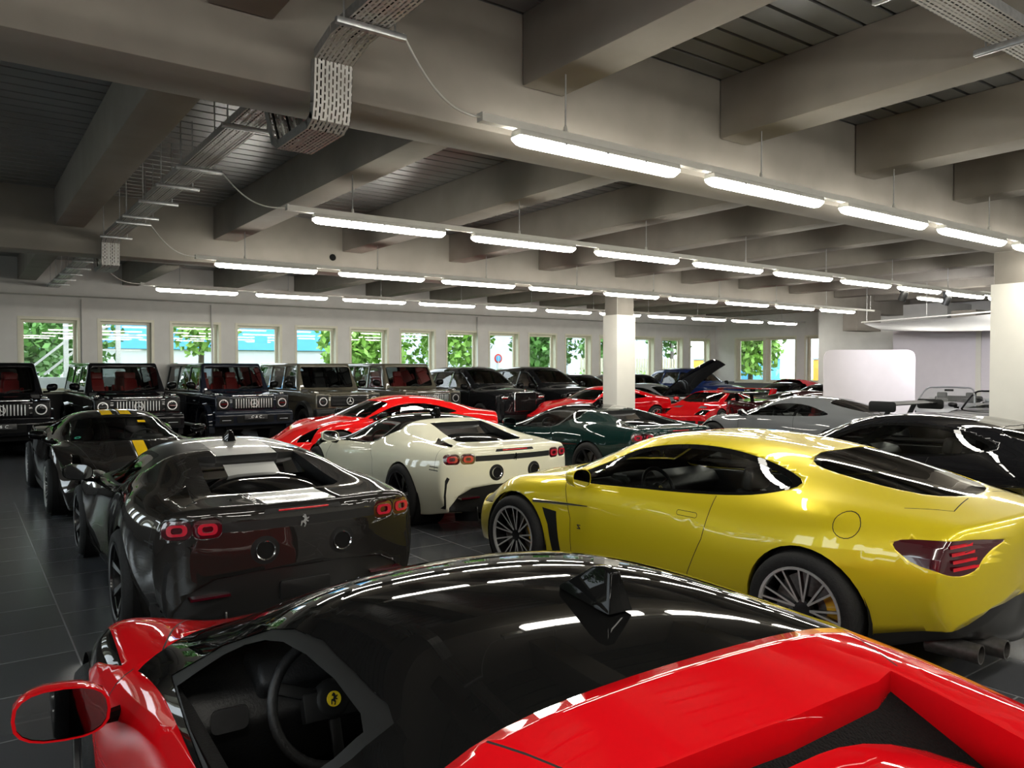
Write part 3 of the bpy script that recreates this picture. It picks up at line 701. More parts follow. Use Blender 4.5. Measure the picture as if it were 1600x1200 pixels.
struct('wall_left', lambda m: holed(m, 'y', FY0-.3, FY1, FX0-.3, FX0, 4.6, leftw), [M['wall'], M['dado']])
struct('wall_front', lambda m: m.box(FX0-.3, FX1+.3, FY0-.3, FY0, 0, 4.6), M['wall'])
nwin = [0]
def window(axis, a, b, c, sgn):
    """axis x: opening along x in a wall whose room face is at c, sgn = outward"""
    nwin[0] += 1; t = .075
    def bx(m, p, q, d0, d1, lo, hi):
        d0, d1 = sorted((c+sgn*d0, c+sgn*d1))
        if axis == 'x': m.box(p, q, d0, d1, lo, hi)
        else: m.box(d0, d1, p, q, lo, hi)
    m = MB()
    for (d0, d1, w_) in ((-.012, .03, .05),):
        bx(m, a-w_, a+.02, d0, d1, WZ0-w_, WZ1+w_); bx(m, b-.02, b+w_, d0, d1, WZ0-w_, WZ1+w_); bx(m, a+.02, b-.02, d0, d1, WZ1-.02, WZ1+w_); bx(m, a+.02, b-.02, d0-.03, d1, WZ0-w_, WZ0+.02)
    bx(m, a, a+.02, .03, .30, WZ0, WZ1); bx(m, b-.02, b, .03, .30, WZ0, WZ1); bx(m, a+.02, b-.02, .03, .30, WZ1-.02, WZ1); bx(m, a+.02, b-.02, .03, .30, WZ0, WZ0+.02)
    bx(m, a+.02, a+.02+t, .20, .26, WZ0+.02, WZ1-.02); bx(m, b-.02-t, b-.02, .20, .26, WZ0+.02, WZ1-.02); bx(m, a+.02+t, b-.02-t, .20, .26, WZ1-.02-t, WZ1-.02); bx(m, a+.02+t, b-.02-t, .20, .26, WZ0+.02, WZ0+.02+t)
    o = m.build('window_%d' % nwin[0], M['frame']); o['kind'] = 'structure'
    m = MB(); bx(m, a+.02+t, b-.02-t, .235, .235, WZ0+.02+t, WZ1-.02-t); m.f = m.f[:1] if False else m.f
    m = MB(); 
    if axis == 'x': y = c+sgn*.235; m.add([(a+.09, y, WZ0+.09), (b-.09, y, WZ0+.09), (b-.09, y, WZ1-.09), (a+.09, y, WZ1-.09)], [(0, 1, 2, 3)])
    else: x = c+sgn*.235; m.add([(x, a+.09, WZ0+.09), (x, b-.09, WZ0+.09), (x, b-.09, WZ1-.09), (x, a+.09, WZ1-.09)], [(0, 1, 2, 3)])
    m.build('pane', M['clear'], o)
for x in wins: window('x', x, x+WW, FY1, 1)
for a, b in endw: window('y', a, b, FX1, 1)
for a, b in leftw: window('y', a, b, FX0, -1)
# concrete frame and steel deck
gy = [(4.74, 5.28), (13.44, 13.98), (22.3, 22.8), (-3.96, -3.42)]
def girders(m):
    for a, b in gy[:2]+gy[3:]: m.box(FX0, FX1, a, b, ZG, ZD)
struct('trim_1', girders, M['concrete'], bevel=.012)
struct('trim_2', lambda m: m.box(FX0, FX1, 22.3, 22.8, ZG+.06, ZD), M['wall'])
JX = [3.51+2.30*k for k in range(-3, 11)]
def joists(m):
    for x in JX:
        if x > FX1-.5 or x < FX0: continue
        for a, b in ((FY0, -3.97), (-3.41, 4.73), (5.29, 13.43), (13.99, 22.29)): m.box(x, x+.39, a, b, ZJ, ZD)
struct('trim_3', joists, M['concrete'], bevel=.012)
def deck(m):
    y = FY0; p = .235; n = int((FY1-FY0)/p)+1
    for k in range(n):
        a = FY0+k*p; prof = [(a, ZD), (a+p-.035, ZD), (a+p-.028, ZD+.04), (a+p-.007, ZD+.04), (a+p, ZD)]
        vs = [(FX0, q[0], q[1]) for q in prof]+[(FX1, q[0], q[1]) for q in prof]
        m.add(vs, [(i, i+5, i+6, i+1) for i in range(4)])
    m.box(FX0-.3, FX1+.3, FY0-.3, FY1+.3, ZD+.06, ZD+.25)
struct('ceiling', deck, M['deck'])
for i, (x, y) in enumerate(((12.83, 13.47), (12.83, 4.78))):
    def colm(m):
        m.box(x+.01, x+.56, y+.02, y+.45, 3.09, ZG, 1); m.box(x-.02, x+.59, y-.01, y+.48, 0, 3.1, 0)
    struct('trim_%d' % (4+i), colm, [M['column'], M['concrete']], bevel=.004)
def rwall(m): m.box(26.1, 27.79, 12.0, 16.6, 0, 3.95)
struct('trim_6', rwall, M['wall'])
struct('trim_7', lambda m: [m.box(23.2, 24.6, 13.4, 13.9, 3.0, 3.7), m.box(24.6, 26.5, 10.5, 11.2, 3.25, 3.55)], M['concrete'])
struct('trim_8', lambda m: [m.box(x, x+.05, 22.72, 22.8, 0, 3.6) for x in (2.62, 5.86, 14.9)], M['wall'])
for k, x in enumerate((4.25, 10.95, 14.6)): pass
o = solo('wall_vent', lambda m: m.lathe([(0, 0), (.05, 0), (.06, -.012), (.06, 0)], 20, 'y', c=(5.62, 13.435, 3.86)), M['lining']); tag(o, 'small round dark hole in the side of the middle concrete girder', 'vent')
# wall switchgear near the far corner
e = empty('switch_box', (27.0, 22.74, 1.7), label='small white electrical box on the far wall beside the corner windows', cat='electrical box')
rbox('casing', e, M['whitecard'], (0, 0, 0), (.5, .1, .16), .01); m = MB(); m.tube([(0, .03, .08), (0, .03, 1.3), (.1, .03, 1.45), (.35, .03, 1.6)], .012, 6); m.build('conduit', M['rail'], e)
# ---------------------------------------------------------------- light rows
rows = [(4.35, 9, 'nearest row', 21.5), (7.99, 9, 'second row', 21.9), (12.37, 9, 'third row', 22.3), (17.05, 11, 'farthest row', 25.9), (.35, 9, 'overhead row', 20.), (-3.1, 9, 'back row', 20.)]
ordn = ['first', 'second', 'third', 'fourth', 'fifth', 'sixth', 'seventh', 'eighth', 'ninth', 'tenth', 'eleventh']
STARTS = {4.35: 3.17, 7.99: 3.13, 12.37: 3.26, 17.05: 3.32, .35: -1.6, -3.1: -1.6}
proto = None
def make_lamp():
    e = empty('strip_light'); L = 1.62
    m = MB(); m.prism([(-.05, .045), (.05, .045), (.062, .0), (-.062, .0)], 'x', 0, L); m.build('housing', M['rail'], e, bevel=.006)
    m = MB(); n = 9; prof = [(.058*math.cos(a), -.062*math.sin(a)**.8 if a > 0 else 0) for a in [math.pi*k/(n-1) for k in range(n)]]
    prof = [(y, z if z == z else 0) for y, z in prof]; xs = [(0, .55), (.03, .9), (.07, 1), (L-.07, 1), (L-.03, .9), (L, .55)]; vs = []; fs = []
    for x, s in xs:
        for y, z in prof: vs.append((x, y*(.75+.25*s), z.real*s if isinstance(z, complex) else z*s))
    for i in range(len(xs)-1):
        for j in range(n-1): fs.append((i*n+j, i*n+j+1, (i+1)*n+j+1, (i+1)*n+j))
    fs += [tuple(range(n)), tuple((len(xs)-1)*n+j for j in range(n))[::-1]]
    m.add(vs, fs); m.build('diffuser', M['ledwhite'], e, smooth=True, auto=1.3)
    for k in range(1, 4):
        m = MB(); m.box(L*k/4-.012, L*k/4+.012, -.066, .066, -.008, .008); m.build('clip', M['galv'], e)
    return e
first = make_lamp()
RZ = 3.50; used = False
for (Y, n, rn, xe) in rows:
    x0 = STARTS[Y]
    o = solo('light_rail', lambda m: [m.box(x0-.28, xe, Y-.03, Y+.03, RZ, RZ+.055), m.box(x0-.30, x0-.28, Y-.035, Y+.035, RZ, RZ+.06)], M['rail']); tag(o, 'long white rail carrying the %s of strip lights' % rn, 'light rail', 'light rails')
    for k in range(n):
        if not used: L = first; used = True
        else: L = copy_tree(first)
        L.location = (x0+2.04*k, Y, RZ-.047)
        where = '%s from the left' % ordn[k] if k < n-1 else 'at the right end'
        tag(L, 'lit white strip light, %s in the %s' % (where, {'nearest row': 'row nearest the camera', 'second row': 'second row from the camera', 'third row': 'third row from the camera', 'farthest row': 'farthest row by the windows', 'overhead row': 'row above the camera', 'back row': 'row behind the camera'}[rn]), 'strip light', 'strip lights in the '+rn)
    xx = x0+.45; j = 0
    while xx < xe:
        h = empty('hanger_rod', (xx, Y, RZ), label='thin steel rod hanging the %s rail from the ceiling' % rn, cat='hanger', group='hanger rods of the '+rn)
        m = MB(); m.tube([(0, 0, .05), (0, 0, ZD-RZ)], .006, 6); m.build('rod', M['galv'], h)
        m = MB(); m.lathe([(0, .10), (.014, .10), (.018, .055), (0, .055)], 10); m.build('coupling', M['rail'], h)
        xx += 2.3; j += 1
for x in (15.75, 17.6):
    ld = bpy.data.lights.new('spotlight_lamp', 'SPOT'); ld.energy = 170; ld.spot_size = 1.5; ld.spot_blend = .8; ld.shadow_soft_size = .06; ld.color = (.93, .93, 1)
    lo = bpy.data.objects.new('spotlight_lamp', ld)
    e = empty('spotlight', (x, 8.13, 3.42), label='black spotlight under the second light row, %s' % ('left one of the two' if x < 16 else 'right one of the two'), cat='spotlight', group='black spotlights')
    m = MB(); m.box(-.03, .03, -.05, .05, -.04, .08); m.build('bracket', M['satin'], e); m = MB(); m.T = Matrix.Translation((0, -.02, -.12)) @ Matrix.Rotation(.4, 4, 'X'); m.lathe([(0, .10), (.06, .10), (.075, .06), (.075, -.10), (.06, -.10), (0, -.07)], 20); m.build('spot_body', M['satin'], e, smooth=True, auto=.6); link(lo, e); lo.location = (0, -.05, -.24); lo.rotation_euler = (Vector((24.5, 10.3, 1.6))-Vector((x, 7.99, 3.2))).to_track_quat('-Z', 'Y').to_euler()
# ---------------------------------------------------------------- cable trays
def tray(name, path, wdt, label, along='y'):
    """path = list of (s, z); tray runs along s with bottom + two sides"""
    e = empty(name, (0, 0, 0), label=label, cat='cable tray'); c, hw_, hh = wdt[0], wdt[1]/2, .06
    def pt(s, a, z): return (c+a, s, z) if along == 'y' else (s, c+a, z)
    for i in range(len(path)-1):
        (s0, z0), (s1, z1) = path[i], path[i+1]; vert = abs(z1-z0) > abs(s1-s0)
        dx, dz = s1-s0, z1-z0; L = math.hypot(dx, dz); nx_, nz_ = -dz/L*hh, dx/L*hh
        if nz_ < 0: nx_, nz_ = -nx_, -nz_
        if abs(dx) < .05: nx_, nz_ = (hh if i < len(path)/2 else -hh)*0+nx_, nz_
        m = MB(); m.add([pt(s0, -hw_, z0), pt(s0, hw_, z0), pt(s1, hw_, z1), pt(s1, -hw_, z1)], [(0, 1, 2, 3)]); m.build('tray_floor', M['perfZ'] if vert else (M['perfY'] if along == 'y' else M['perfX']), e)
        for a in (-hw_, hw_): m = MB(); m.add([pt(s0, a, z0), pt(s1, a, z1), pt(s1+nx_, a, z1+nz_), pt(s0+nx_, a, z0+nz_)], [(0, 1, 2, 3)]); m.build('tray_side', M['galv'], e)
    inn = []
    for i, (s, z) in enumerate(path):
        p, q_ = path[max(i-1, 0)], path[min(i+1, len(path)-1)]; dx, dz = q_[0]-p[0], q_[1]-p[1]; L = math.hypot(dx, dz); inn.append((s-dz/L*.03, z+dx/L*.03))
    for q in range(4):
        a = -hw_*.6+hw_*1.2*q/3; m = MB(); m.tube([pt(s, a, z) for s, z in inn], .009, 5); m.build('tray_cable', M['cable' if q % 2 else 'satin'], e)
    return e
z = 3.82
t1 = tray('cable_tray', [(-6.9, z), (4.35, z), (4.60, z-.06), (4.62, 3.50), (4.65, 3.40), (4.74, 3.36), (5.30, 3.36), (5.42, 3.42), (5.62, z-.05), (5.8, z), (13.1, z), (13.28, z-.06), (13.30, 3.42), (13.42, 3.38), (14.0, 3.38), (14.12, 3.44), (14.3, z), (22.2, z)], (1.94, .25), 'perforated steel cable tray running under the girders on the left')
t2 = tray('cable_tray', [(-2, 3.95), (14, 3.95)], (2.15, .25), 'perforated steel cable tray crossing the top right corner', 'x')
for y in (-2, .6, 2.6, 4.1, 6.4, 8.0, 8.9, 9.9, 11.0, 11.5, 12.9, 15, 16.2, 17.4, 18.6, 19.8, 21.0):
    m = MB(); m.box(1.74, 2.18, y-.02, y+.02, z-.045, z-.005); o = m.build('support_bar', M['galv'], t1, bevel=.008)
    m = MB(); m.tube([(1.79, y, z-.02), (1.79, y, ZD)], .006, 6); m.tube([(2.11, y, z-.02), (2.11, y, ZD)], .006, 6); m.build('rod', M['galv'], o)
for x in (1.5, 3.2, 4.25, 5.5, 7, 9):
    m = MB(); m.box(x-.02, x+.02, 1.94, 2.38, 3.90, 3.945); o = m.build('support_bar', M['galv'], t2, bevel=.008)
    m = MB(); m.tube([(x, 1.99, 3.94), (x, 1.99, ZD)], .006, 6); m.tube([(x, 2.31, 3.94), (x, 2.31, ZD)], .006, 6); m.build('rod', M['galv'], o)
for a, b, rn in (((2.16, 4.1, 3.82), (2.89, 4.35, 3.53), 'nearest'), ((2.16, 8.0, 3.82), (2.85, 7.99, 3.53), 'second'), ((2.16, 11.5, 3.82), (2.98, 12.37, 3.53), 'third'), ((2.16, 16.2, 3.82), (3.04, 17.05, 3.53), 'farthest')):
    A, B = Vector(a), Vector(b); pts = []
    for k in range(17):
        t = k/16; p = A.lerp(B, t); p.z = A.z+(B.z-A.z)*(t*1.75-.75*t*t)-.10*math.sin(math.pi*t)*(1-t*.4); pts.append(tuple(p))
    m = MB(); m.tube(pts, .0075, 6); o = m.build('power_cable', M['cable'], None, smooth=True); tag(o, 'thin white cable looping from the cable tray to the %s light rail' % rn, 'cable', 'power cables')
# ---------------------------------------------------------------- display panel and photo booth
def arcpanel(m):
    pts = spline([(17.5, 10.98), (17.9, 10.62), (18.35, 10.3), (18.75, 10.0), (19.0, 9.72), (19.1, 9.52)], 6, False); H_ = 2.27; n = len(pts); vs = []; fs = []
    for i, p in enumerate(pts):
        d = min(i, n-1-i); 
        e_ = math.dist(p, pts[0]); e2 = math.dist(p, pts[-1]); r = .18; k = min(e_, e2); hz = H_-(r-math.sqrt(max(0, r*r-(r-min(k, r))**2)))
        for (a, b) in ((0, 0), (.06, .05)): vs += [(p[0]+a, p[1]+b, 0.03), (p[0]+a, p[1]+b, hz)]
    for i in range(n-1):
        a, b = 4*i, 4*i+4; fs += [(a, b, b+1, a+1), (a+2, a+3, b+3, b+2), (a+1, b+1, b+3, a+3), (a, a+2, b+2, b)]
    fs += [(0, 1, 3, 2), (4*n-4, 4*n-2, 4*n-1, 4*n-3)]; m.add(vs, fs)
e = empty('display_panel', (18, 10.4, 0), label='pale curved freestanding display panel with rounded top corners', cat='display panel')
o = solo('fabric_face', arcpanel, M['panel'], None, smooth=True); o.parent = e; o.location = (-18, -10.4, 0)
for p in ((17.2, 11.1), (18.9, 9.7)): m = MB(); m.box(p[0]-18-.2, p[0]-18+.2, p[1]-10.4-.04, p[1]-10.4+.04, 0, .03); m.build('foot', M['galv'], e)
b = empty('photo_booth', (25, 10, 0), label='tall white photo booth wall standing behind the grey convertible', cat='booth')
m = MB(); m.box(.0, .08, 0.6, 3.2, 0, 3.05); m.build('back_panel', M['panel'], b); m = MB(); m.box(0, .08, -4.5, .55, 0, 3.05); m.build('back_panel', M['panel'], b); m = MB(); m.box(-.03, .0, .5, .65, 0, 3.05); m.build('joint_strip', M['column'], b)
e = empty('cloth_canopy', (20, 10, 3), label='white cloth canopy hanging above the photo booth', cat='canopy')
m = MB(); n = 16; vs = []; fs = []
for i in range(n):
    for j in range(n):
        u, v = i/(n-1), j/(n-1); x = 20.2+4.7*u; y = 11.5-3.9*v+1.4*u*(1-v)-2*v*u*.2; zz = 3.06-.02+.13*v*(1-u)-.26*math.sin(math.pi*u)*(.35+.65*v)-.05*math.sin(math.pi*v); vs.append((x-20, y-10, zz-3))
for i in range(n-1):
    for j in range(n-1): fs.append((i*n+j, (i+1)*n+j, (i+1)*n+j+1, i*n+j+1))
m.add(vs, fs); m.build('cloth_sheet', M['cloth'], e, smooth=True)
for k, y in enumerate((9.0, 10.6)):  # extra strip lights, added only to light the cloth through from above
    L = copy_tree(first); L.location = (21.4, y, 3.75); tag(L, 'added strip light brightening the cloth canopy from above, %s' % ('left one' if k else 'right one'), 'strip light', 'strip lights added to brighten the canopy')
m = MB(); m.tube([(.2, 1.55, .07), (.2, -2.5, .2)], .02, 8); m.build('front_bar', M['rail'], e, smooth=True)
for y in (1.4, -.2, -1.9): m = MB(); m.tube([(.2, y, .1), (.2, y, 1.5)], .006, 6); m.build('rod', M['galv'], e)
# ---------------------------------------------------------------- outside
M['grass'] = P('grass', (.06, .13, .025), .9, noise=.3, scale=3); M['asphalt'] = P('asphalt', (.22, .22, .22), .9, noise=.1, scale=3)
M['leaf'] = P('leaf_green', (.08, .20, .04), .6, noise=.5, scale=1.2); M['leaf2'] = P('bright_leaf_green', (.17, .33, .05), .6, noise=.4, scale=1.5); M['bark'] = P('bark', (.08, .06, .04), .9, noise=.3, scale=5)
M['bluepaint'] = P('blue_cladding', (.06, .30, .62), .5, noise=.03, scale=2); M['whitewall'] = P('white_render', (.42, .44, .45), .8, noise=.04, scale=2); M['greywall'] = P('grey_blue_cladding', (.38, .42, .52), .7, noise=.04, scale=2); M['orangebox'] = P('orange_panel', (.75, .38, .05), .5, noise=.05, scale=2); M['woodf'] = P('weathered_wood', (.45, .42, .33), .8, noise=.15, scale=4)
o = solo('lawn', lambda m: m.box(-60, 110, FY1+.3, 120, -.2, -.05), M['grass']); tag(o, 'green lawn and yard outside the windows', 'ground', kind='structure')
o = solo('paved_yard', lambda m: [m.box(FX1+.3, 80, -30, FY1+.3, -.2, -.05), m.box(-60, FX0-.3, -30, FY1+.3, -.2, -.05)], M['asphalt']); tag(o, 'grey paved yard beside the building', 'ground', kind='structure')
rng = random.Random(5)
def foliage(m, c, rad, n, sz=.16):
    for _ in range(n):
        while True:
            p = [rng.uniform(-1, 1) for _ in range(3)]; d = math.sqrt(sum(q*q for q in p))
            if .35 < d < 1: break
        P_ = Vector((c[0]+p[0]*rad[0], c[1]+p[1]*rad[1], c[2]+p[2]*rad[2])); a = Vector([rng.gauss(0, 1) for _ in range(3)]).normalized(); b_ = a.cross(Vector([rng.gauss(0, 1) for _ in range(3)])).normalized(); s = sz*rng.uniform(.6, 1.4)
        m.add([tuple(P_-a*s), tuple(P_+b_*s*.6), tuple(P_+a*s), tuple(P_-b_*s*.6)], [(0, 1, 2, 3)])
def tree(x, y, h, r, mat, label):
    e = empty('tree', (x, y, 0), label=label, cat='tree', group='trees outside the windows'); m = MB(); m.tube([(0, 0, -.1), (.1, 0, h*.4), (0, .1, h*.75)], [.16, .12, .05], 8); m.build('trunk', M['bark'], e, smooth=True)
    m = MB()
    for k in range(6): foliage(m, (rng.uniform(-r, r)*.5, rng.uniform(-r, r)*.5, h*rng.uniform(.45, .85)), (r*.65, r*.65, h*.25), 420, .17)
    m.build('foliage', M[mat], e)
T_ = [(0, 31, 6, 3, 'leaf', 'dense dark green tree outside the leftmost window'), (3.9, 35.5, 6.5, 2.4, 'leaf', 'green tree seen through the leftmost windows behind the scaffold'), (9.0, 37, 7, 2.0, 'leaf2', 'light green tree in front of the white and blue building'), (14.0, 31, 5, 1.9, 'leaf2', 'bright green tree outside the sixth window'), (18.4, 31, 6, 2.4, 'leaf2', 'bright green tree behind the round sign'), (22.6, 30.2, 6, 1.9, 'leaf', 'dark leafy tree just outside the middle windows'), (28.0, 36, 6.5, 2.2, 'leaf', 'green tree beside the grey building'), (31, 33.5, 6, 2.2, 'leaf', 'dark tree seen beside the white column'), (36, 33, 7, 2.5, 'leaf', 'tree seen right of the white column'), (34.5, 26.0, 5, 1.8, 'leaf2', 'green tree outside the far end windows'), (34, 17.6, 6, 2, 'leaf2', 'green tree outside the narrow far end window'), (-8, 12, 6, 2.5, 'leaf', 'green tree outside the left wall')]
for a in T_: tree(*a)
m = MB()
for k in range(19): foliage(m, (21+k*.62, 27.6+.1*math.sin(k), .75), (.5, .45, .95), 130, .10)
o = m.build('hedge', M['leaf2']); tag(o, 'bright green clipped hedge outside the middle windows', 'hedge')
m = MB()
for k in range(14): foliage(m, (-5.5+k*.62, 30.5+.2*math.sin(k*2), 2.3), (.7, .7, 2.6), 330, .15)
o = m.build('hedge', M['leaf']); tag(o, 'tall dark green hedge outside the two leftmost windows', 'hedge')
e = empty('warehouse_building', (14, 50, 0), label='white warehouse with blue band seen through the left windows', cat='building')
m = MB(); m.box(-10, 7, -1, 6, 0, 3.0); m.build('wall', M['whitewall'], e); m = MB(); m.box(-10.2, 7.2, -1.2, 6.2, 2.9, 4.3); m.build('fascia_band', M['bluepaint'], e)
for x in (-2, 3.5): m = MB(); m.box(x, x+2.2, -1.06, -1.0, 0, 2.6); m.build('shutter_door', M['greywall'], e)
e = empty('office_building', (40, 50, 0), label='grey blue office block seen through the windows left of the column', cat='building')
m = MB(); m.box(-10, 14, 0, 8, 0, 8); m.build('wall', M['greywall'], e)
for i in range(6):
    for zz in (1.2, 4.4): m = MB(); m.box(-9+3.6*i, -7+3.6*i, -.06, .02, zz, zz+1.6); m.build('window', M['whitewall'], e)
e = empty('scaffold_stair', (3.4, 28.2, 0), label='grey steel outdoor staircase seen through the second window', cat='staircase')
m = MB()
for x in (-.6, .9): m.bar((x, 0, 0), (x, 0, 4.5), .14, .14)
m.build('post', M['galv'], e)
m = MB()
for zz in (1.9, 2.4, 2.9, 3.4): m.bar((-.6, 0, zz), (1.6, 0, zz), .06, .06)
m.bar((-1.8, -.1, 1.6), (.2, -.1, 3.4), .07, .07); m.bar((-1.2, .1, 1.6), (.6, .1, 3.2), .07, .07); m.build('railing', M['galv'], e)
o = solo('parapet_wall', lambda m: m.box(-4, 12, 24.6, 24.85, 0, 1.56), M['whitewall']); tag(o, 'low white parapet wall just outside the left windows', 'wall')
e = empty('road_sign', (18.75, 27.0, 0), label='round red and blue sign outside the seventh window', cat='sign'); m = MB(); m.tube([(0, 0, 0), (0, 0, 2.3)], .025, 8); m.build('sign_post', M['galv'], e); disc('sign_face', e, M['calred'], (0, 0, 2.2), .2, 'y', .01, 24, -1); disc('sign_centre', e, M['bluepaint'], (0, -.01, 2.2), .13, 'y', .006, 24, -1)
e = empty('wooden_fence', (29, 30, 0), label='pale wooden fence outside beside the white column', cat='fence'); m = MB()
for k in range(40): m.box(-3+k*.2, -3+k*.2+.13, 0, .03, 0, 2.3)
m.build('fence_board', M['woodf'], e); m = MB(); m.box(-3, 5, .03, .08, .4, .5); m.box(-3, 5, .03, .08, 1.7, 1.8); m.build('fence_rail', M['woodf'], e)
for (x, y, dx, dy, h, l) in ((33.5, 27.5, 2.2, 1.2, 2.2, 'orange container outside the last back window'), (35.5, 20.5, 1.2, 4.0, 2.2, 'long orange container outside the far end windows')):
    e = empty('storage_container', (x, y, 0), label=l, cat='container', group='orange containers'); rbox('container_body', e, M['orangebox'], (0, 0, h/2), (dx, dy, h), .04); rbox('container_lid', e, M['greywall'], (0, 0, h+.05), (dx+.06, dy+.06, .1), .02)
e = empty('blue_shed', (45, 34.5, 0), label='blue shed with a pitched roof outside the far end', cat='shed'); m = MB(); m.box(-1.5, 1.5, -2, 2, 0, 2.4); m.build('shed_wall', M['bluepaint'], e); m = MB(); m.prism([(-1.7, 2.4), (1.7, 2.4), (0, 3.4)], 'y', -2.2, 2.2); m.build('shed_roof', M['greywall'], e)
# ---------------------------------------------------------------- grand tourers and other cars
def generic(name, label, cat, S, cfg, group=None):
    car = empty(name, label=label, cat=cat, group=group)
    bm = loft(S, nx=cfg.get('nx', 84), sub=cfg.get('sub', 3))
    fx, rx_, fr, rr = cfg['axles']; W = cfg.get('wy', .84)
    arch(bm, fx, fr+.005, fr+.03); arch(bm, rx_, rr+.005, rr+.03)
    belt = cfg.get('zb', .85)
    for item in cfg['cuts']:
        ax, poly, tg, mode = item[:4]; only = item[4] if len(item) > 4 else None
        tests = {'top': lambda c, n: n.z > .1 and c.z > .42, 'side': lambda c, n: abs(c.y) > .3 and abs(n.y) > .12, 'rear': lambda c, n: c.x < cfg.get('rx', -1.75) and n.x < -.05,
                 'front': lambda c, n: c.x > 1.6 and n.x > .05, 'any': lambda c, n: c.z > .6, 'glass': lambda c, n: abs(c.y) > .35 and abs(n.y) > .2 and c.z > belt-.12}
        for s in ((1, -1) if mode.endswith('2') else (1,)):
            t0 = tests[mode.rstrip('2')]; t = t0 if not mode.endswith('2') else (lambda c, n, s=s: t0(c, n) and c.y*s > 0)
            p = poly
            if mode.endswith('2') and s < 0 and ax != 'y': p = mirror_y(poly) if ax == 'x' else [(q[0], -q[1]) for q in poly][::-1]
            cut(bm, ax, p, tg, t, only)
    for ax, pts, wdt in cfg.get('seams', []):
        t = {'y': lambda c, n: abs(n.y) > .15 and abs(c.y) > .5, 'z': lambda c, n: n.z > .2, 'x': lambda c, n: abs(n.x) > .3}[ax]
        for s in (1, -1):
            if ax == 'y' and s < 0: continue
            q = pts if ax == 'y' else ([(a, b*s) for a, b in pts] if ax == 'z' else [(a*s, b) for a, b in pts])
            seam(bm, ax, q, 1, wdt, t)
    from mathutils.bvhtree import BVHTree
    T = BVHTree.FromBMesh(bm); car_hit = lambda o, d: T.ray_cast(Vector(o), Vector(d).normalized())[:2]
    for tg, vec in cfg.get('holes', {}).items(): hole(bm, tg, vec, 11)
    body, parts = split_parts(bm, cfg['parts'], car, [M[cfg['col']], M['seam'], M['satin'], M['satin']], [0, 1, 7, 11], inset=cfg.get('inset', {3: -.003, 4: -.004, 5: -.003}), lining=M['lining'])
    for s in (1, -1):
        wheel(car, fx, s*W, fr, .25, cfg['wheel'], cfg.get('cal', 'caliper'), cfg.get('rim')); wheel(car, rx_, s*(W+.015), rr, .29, cfg['wheel'], cfg.get('cal', 'caliper'), cfg.get('rim'))
    liner(car, fx, fr, fr+.04, W+.08, .5); liner(car, rx_, rr, rr+.04, W+.08, .5)
    return car, car_hit, parts
BLK = {3: ('windscreen', M['cglass'], None), 4: ('side_window', M['cglass'], None), 5: ('rear_window', M['dglass'], None), 2: ('window_surround', M['gloss_black'], None),
       8: ('taillight', M['redlens'], None), 10: ('headlight', M['lens'], None), 6: ('lower_bumper', M['carbon'], None)}
# -------- lime yellow double-bubble grand tourer
ZS = dict(x=(-2.27, 2.27), rc=(.68, .07), fc=(.48, .10), bow=(.26, .40, -1.4, 1.3), dup={'sill': 1},
    b0=[(0, .15)], b1=([(0, .6)], [(-2.27, .34), (-1.7, .18), (0, .15), (2.27, .18)]),
    sill=([(-2.27, .74), (-1.4, .90), (0, .86), (1.4, .88), (2.27, .72)], [(-2.27, .34), (-1.8, .20), (0, .15), (2.27, .18)]),
    low=([(-2.27, .84), (-1.4, .955), (-.2, .90), (1.37, .93), (2.27, .78)], [(-2.27, .46), (-1.4, .38), (0, .32), (1.3, .34), (2.27, .30)]),
    mid=([(-2.27, .87), (-1.9, .95), (-1.4, 1.005), (-.8, .955), (-.1, .905), (.6, .905), (1.3, .965), (1.8, .92), (2.27, .78)], [(-2.27, .72), (-1.4, .66), (-.3, .60), (.6, .58), (1.35, .60), (2.27, .46)]),
    sh=([(-2.27, .78), (-1.9, .86), (-1.4, .93), (-.8, .87), (-.1, .865), (.6, .865), (1.3, .90), (1.8, .84), (2.27, .64)], [(-2.27, .93), (-1.9, .98), (-1.45, 1.0), (-.9, .93), (-.2, .87), (.6, .86), (1.1, .88), (1.45, .88), (1.9, .78), (2.27, .60)]),
    belt=([(-2.27, .66), (-1.9, .69), (-1.4, .74), (-.8, .80), (0, .815), (.7, .80), (1.2, .72), (1.7, .62), (2.27, .48)], [(-2.27, .965), (-1.9, 1.01), (-1.4, 1.055), (-.9, 1.00), (-.2, .945), (.6, .925), (1.1, .91), (1.5, .87), (1.9, .77), (2.27, .58)]),
    rail=([(-2.27, .45), (-1.9, .52), (-1.4, .585), (-.8, .61), (-.1, .605), (.4, .60), (.8, .62), (1.2, .50), (1.7, .40), (2.27, .3)], [(-2.27, .98), (-1.9, 1.06), (-1.5, 1.15), (-1.1, 1.225), (-.7, 1.27), (-.2, 1.285), (.15, 1.26), (.45, 1.17), (.8, 1.02), (1.1, .935), (1.5, .88), (1.9, .78), (2.27, .58)]),
    q=([(-2.27, .26), (-1.4, .34), (0, .34), (1.2, .32), (2.27, .16)], [(-2.27, .985), (-1.9, 1.09), (-1.5, 1.20), (-1.1, 1.29), (-.7, 1.345), (-.2, 1.36), (.15, 1.325), (.45, 1.235), (.8, 1.08), (1.1, .965), (1.5, .90), (1.9, .80), (2.27, .60)]),
    c=[(-2.27, .985), (-1.9, 1.085), (-1.5, 1.18), (-1.1, 1.26), (-.7, 1.31), (-.2, 1.33), (.15, 1.305), (.45, 1.225), (.8, 1.08), (1.15, .965), (1.5, .90), (1.9, .80), (2.27, .60)])
ZD_ = spline([(.66, .925), (.40, 1.06), (.15, 1.175), (-.2, 1.235), (-.6, 1.23), (-.95, 1.17), (-1.17, 1.09), (-1.0, 1.03), (-.62, .98), (0, .945)], 4)
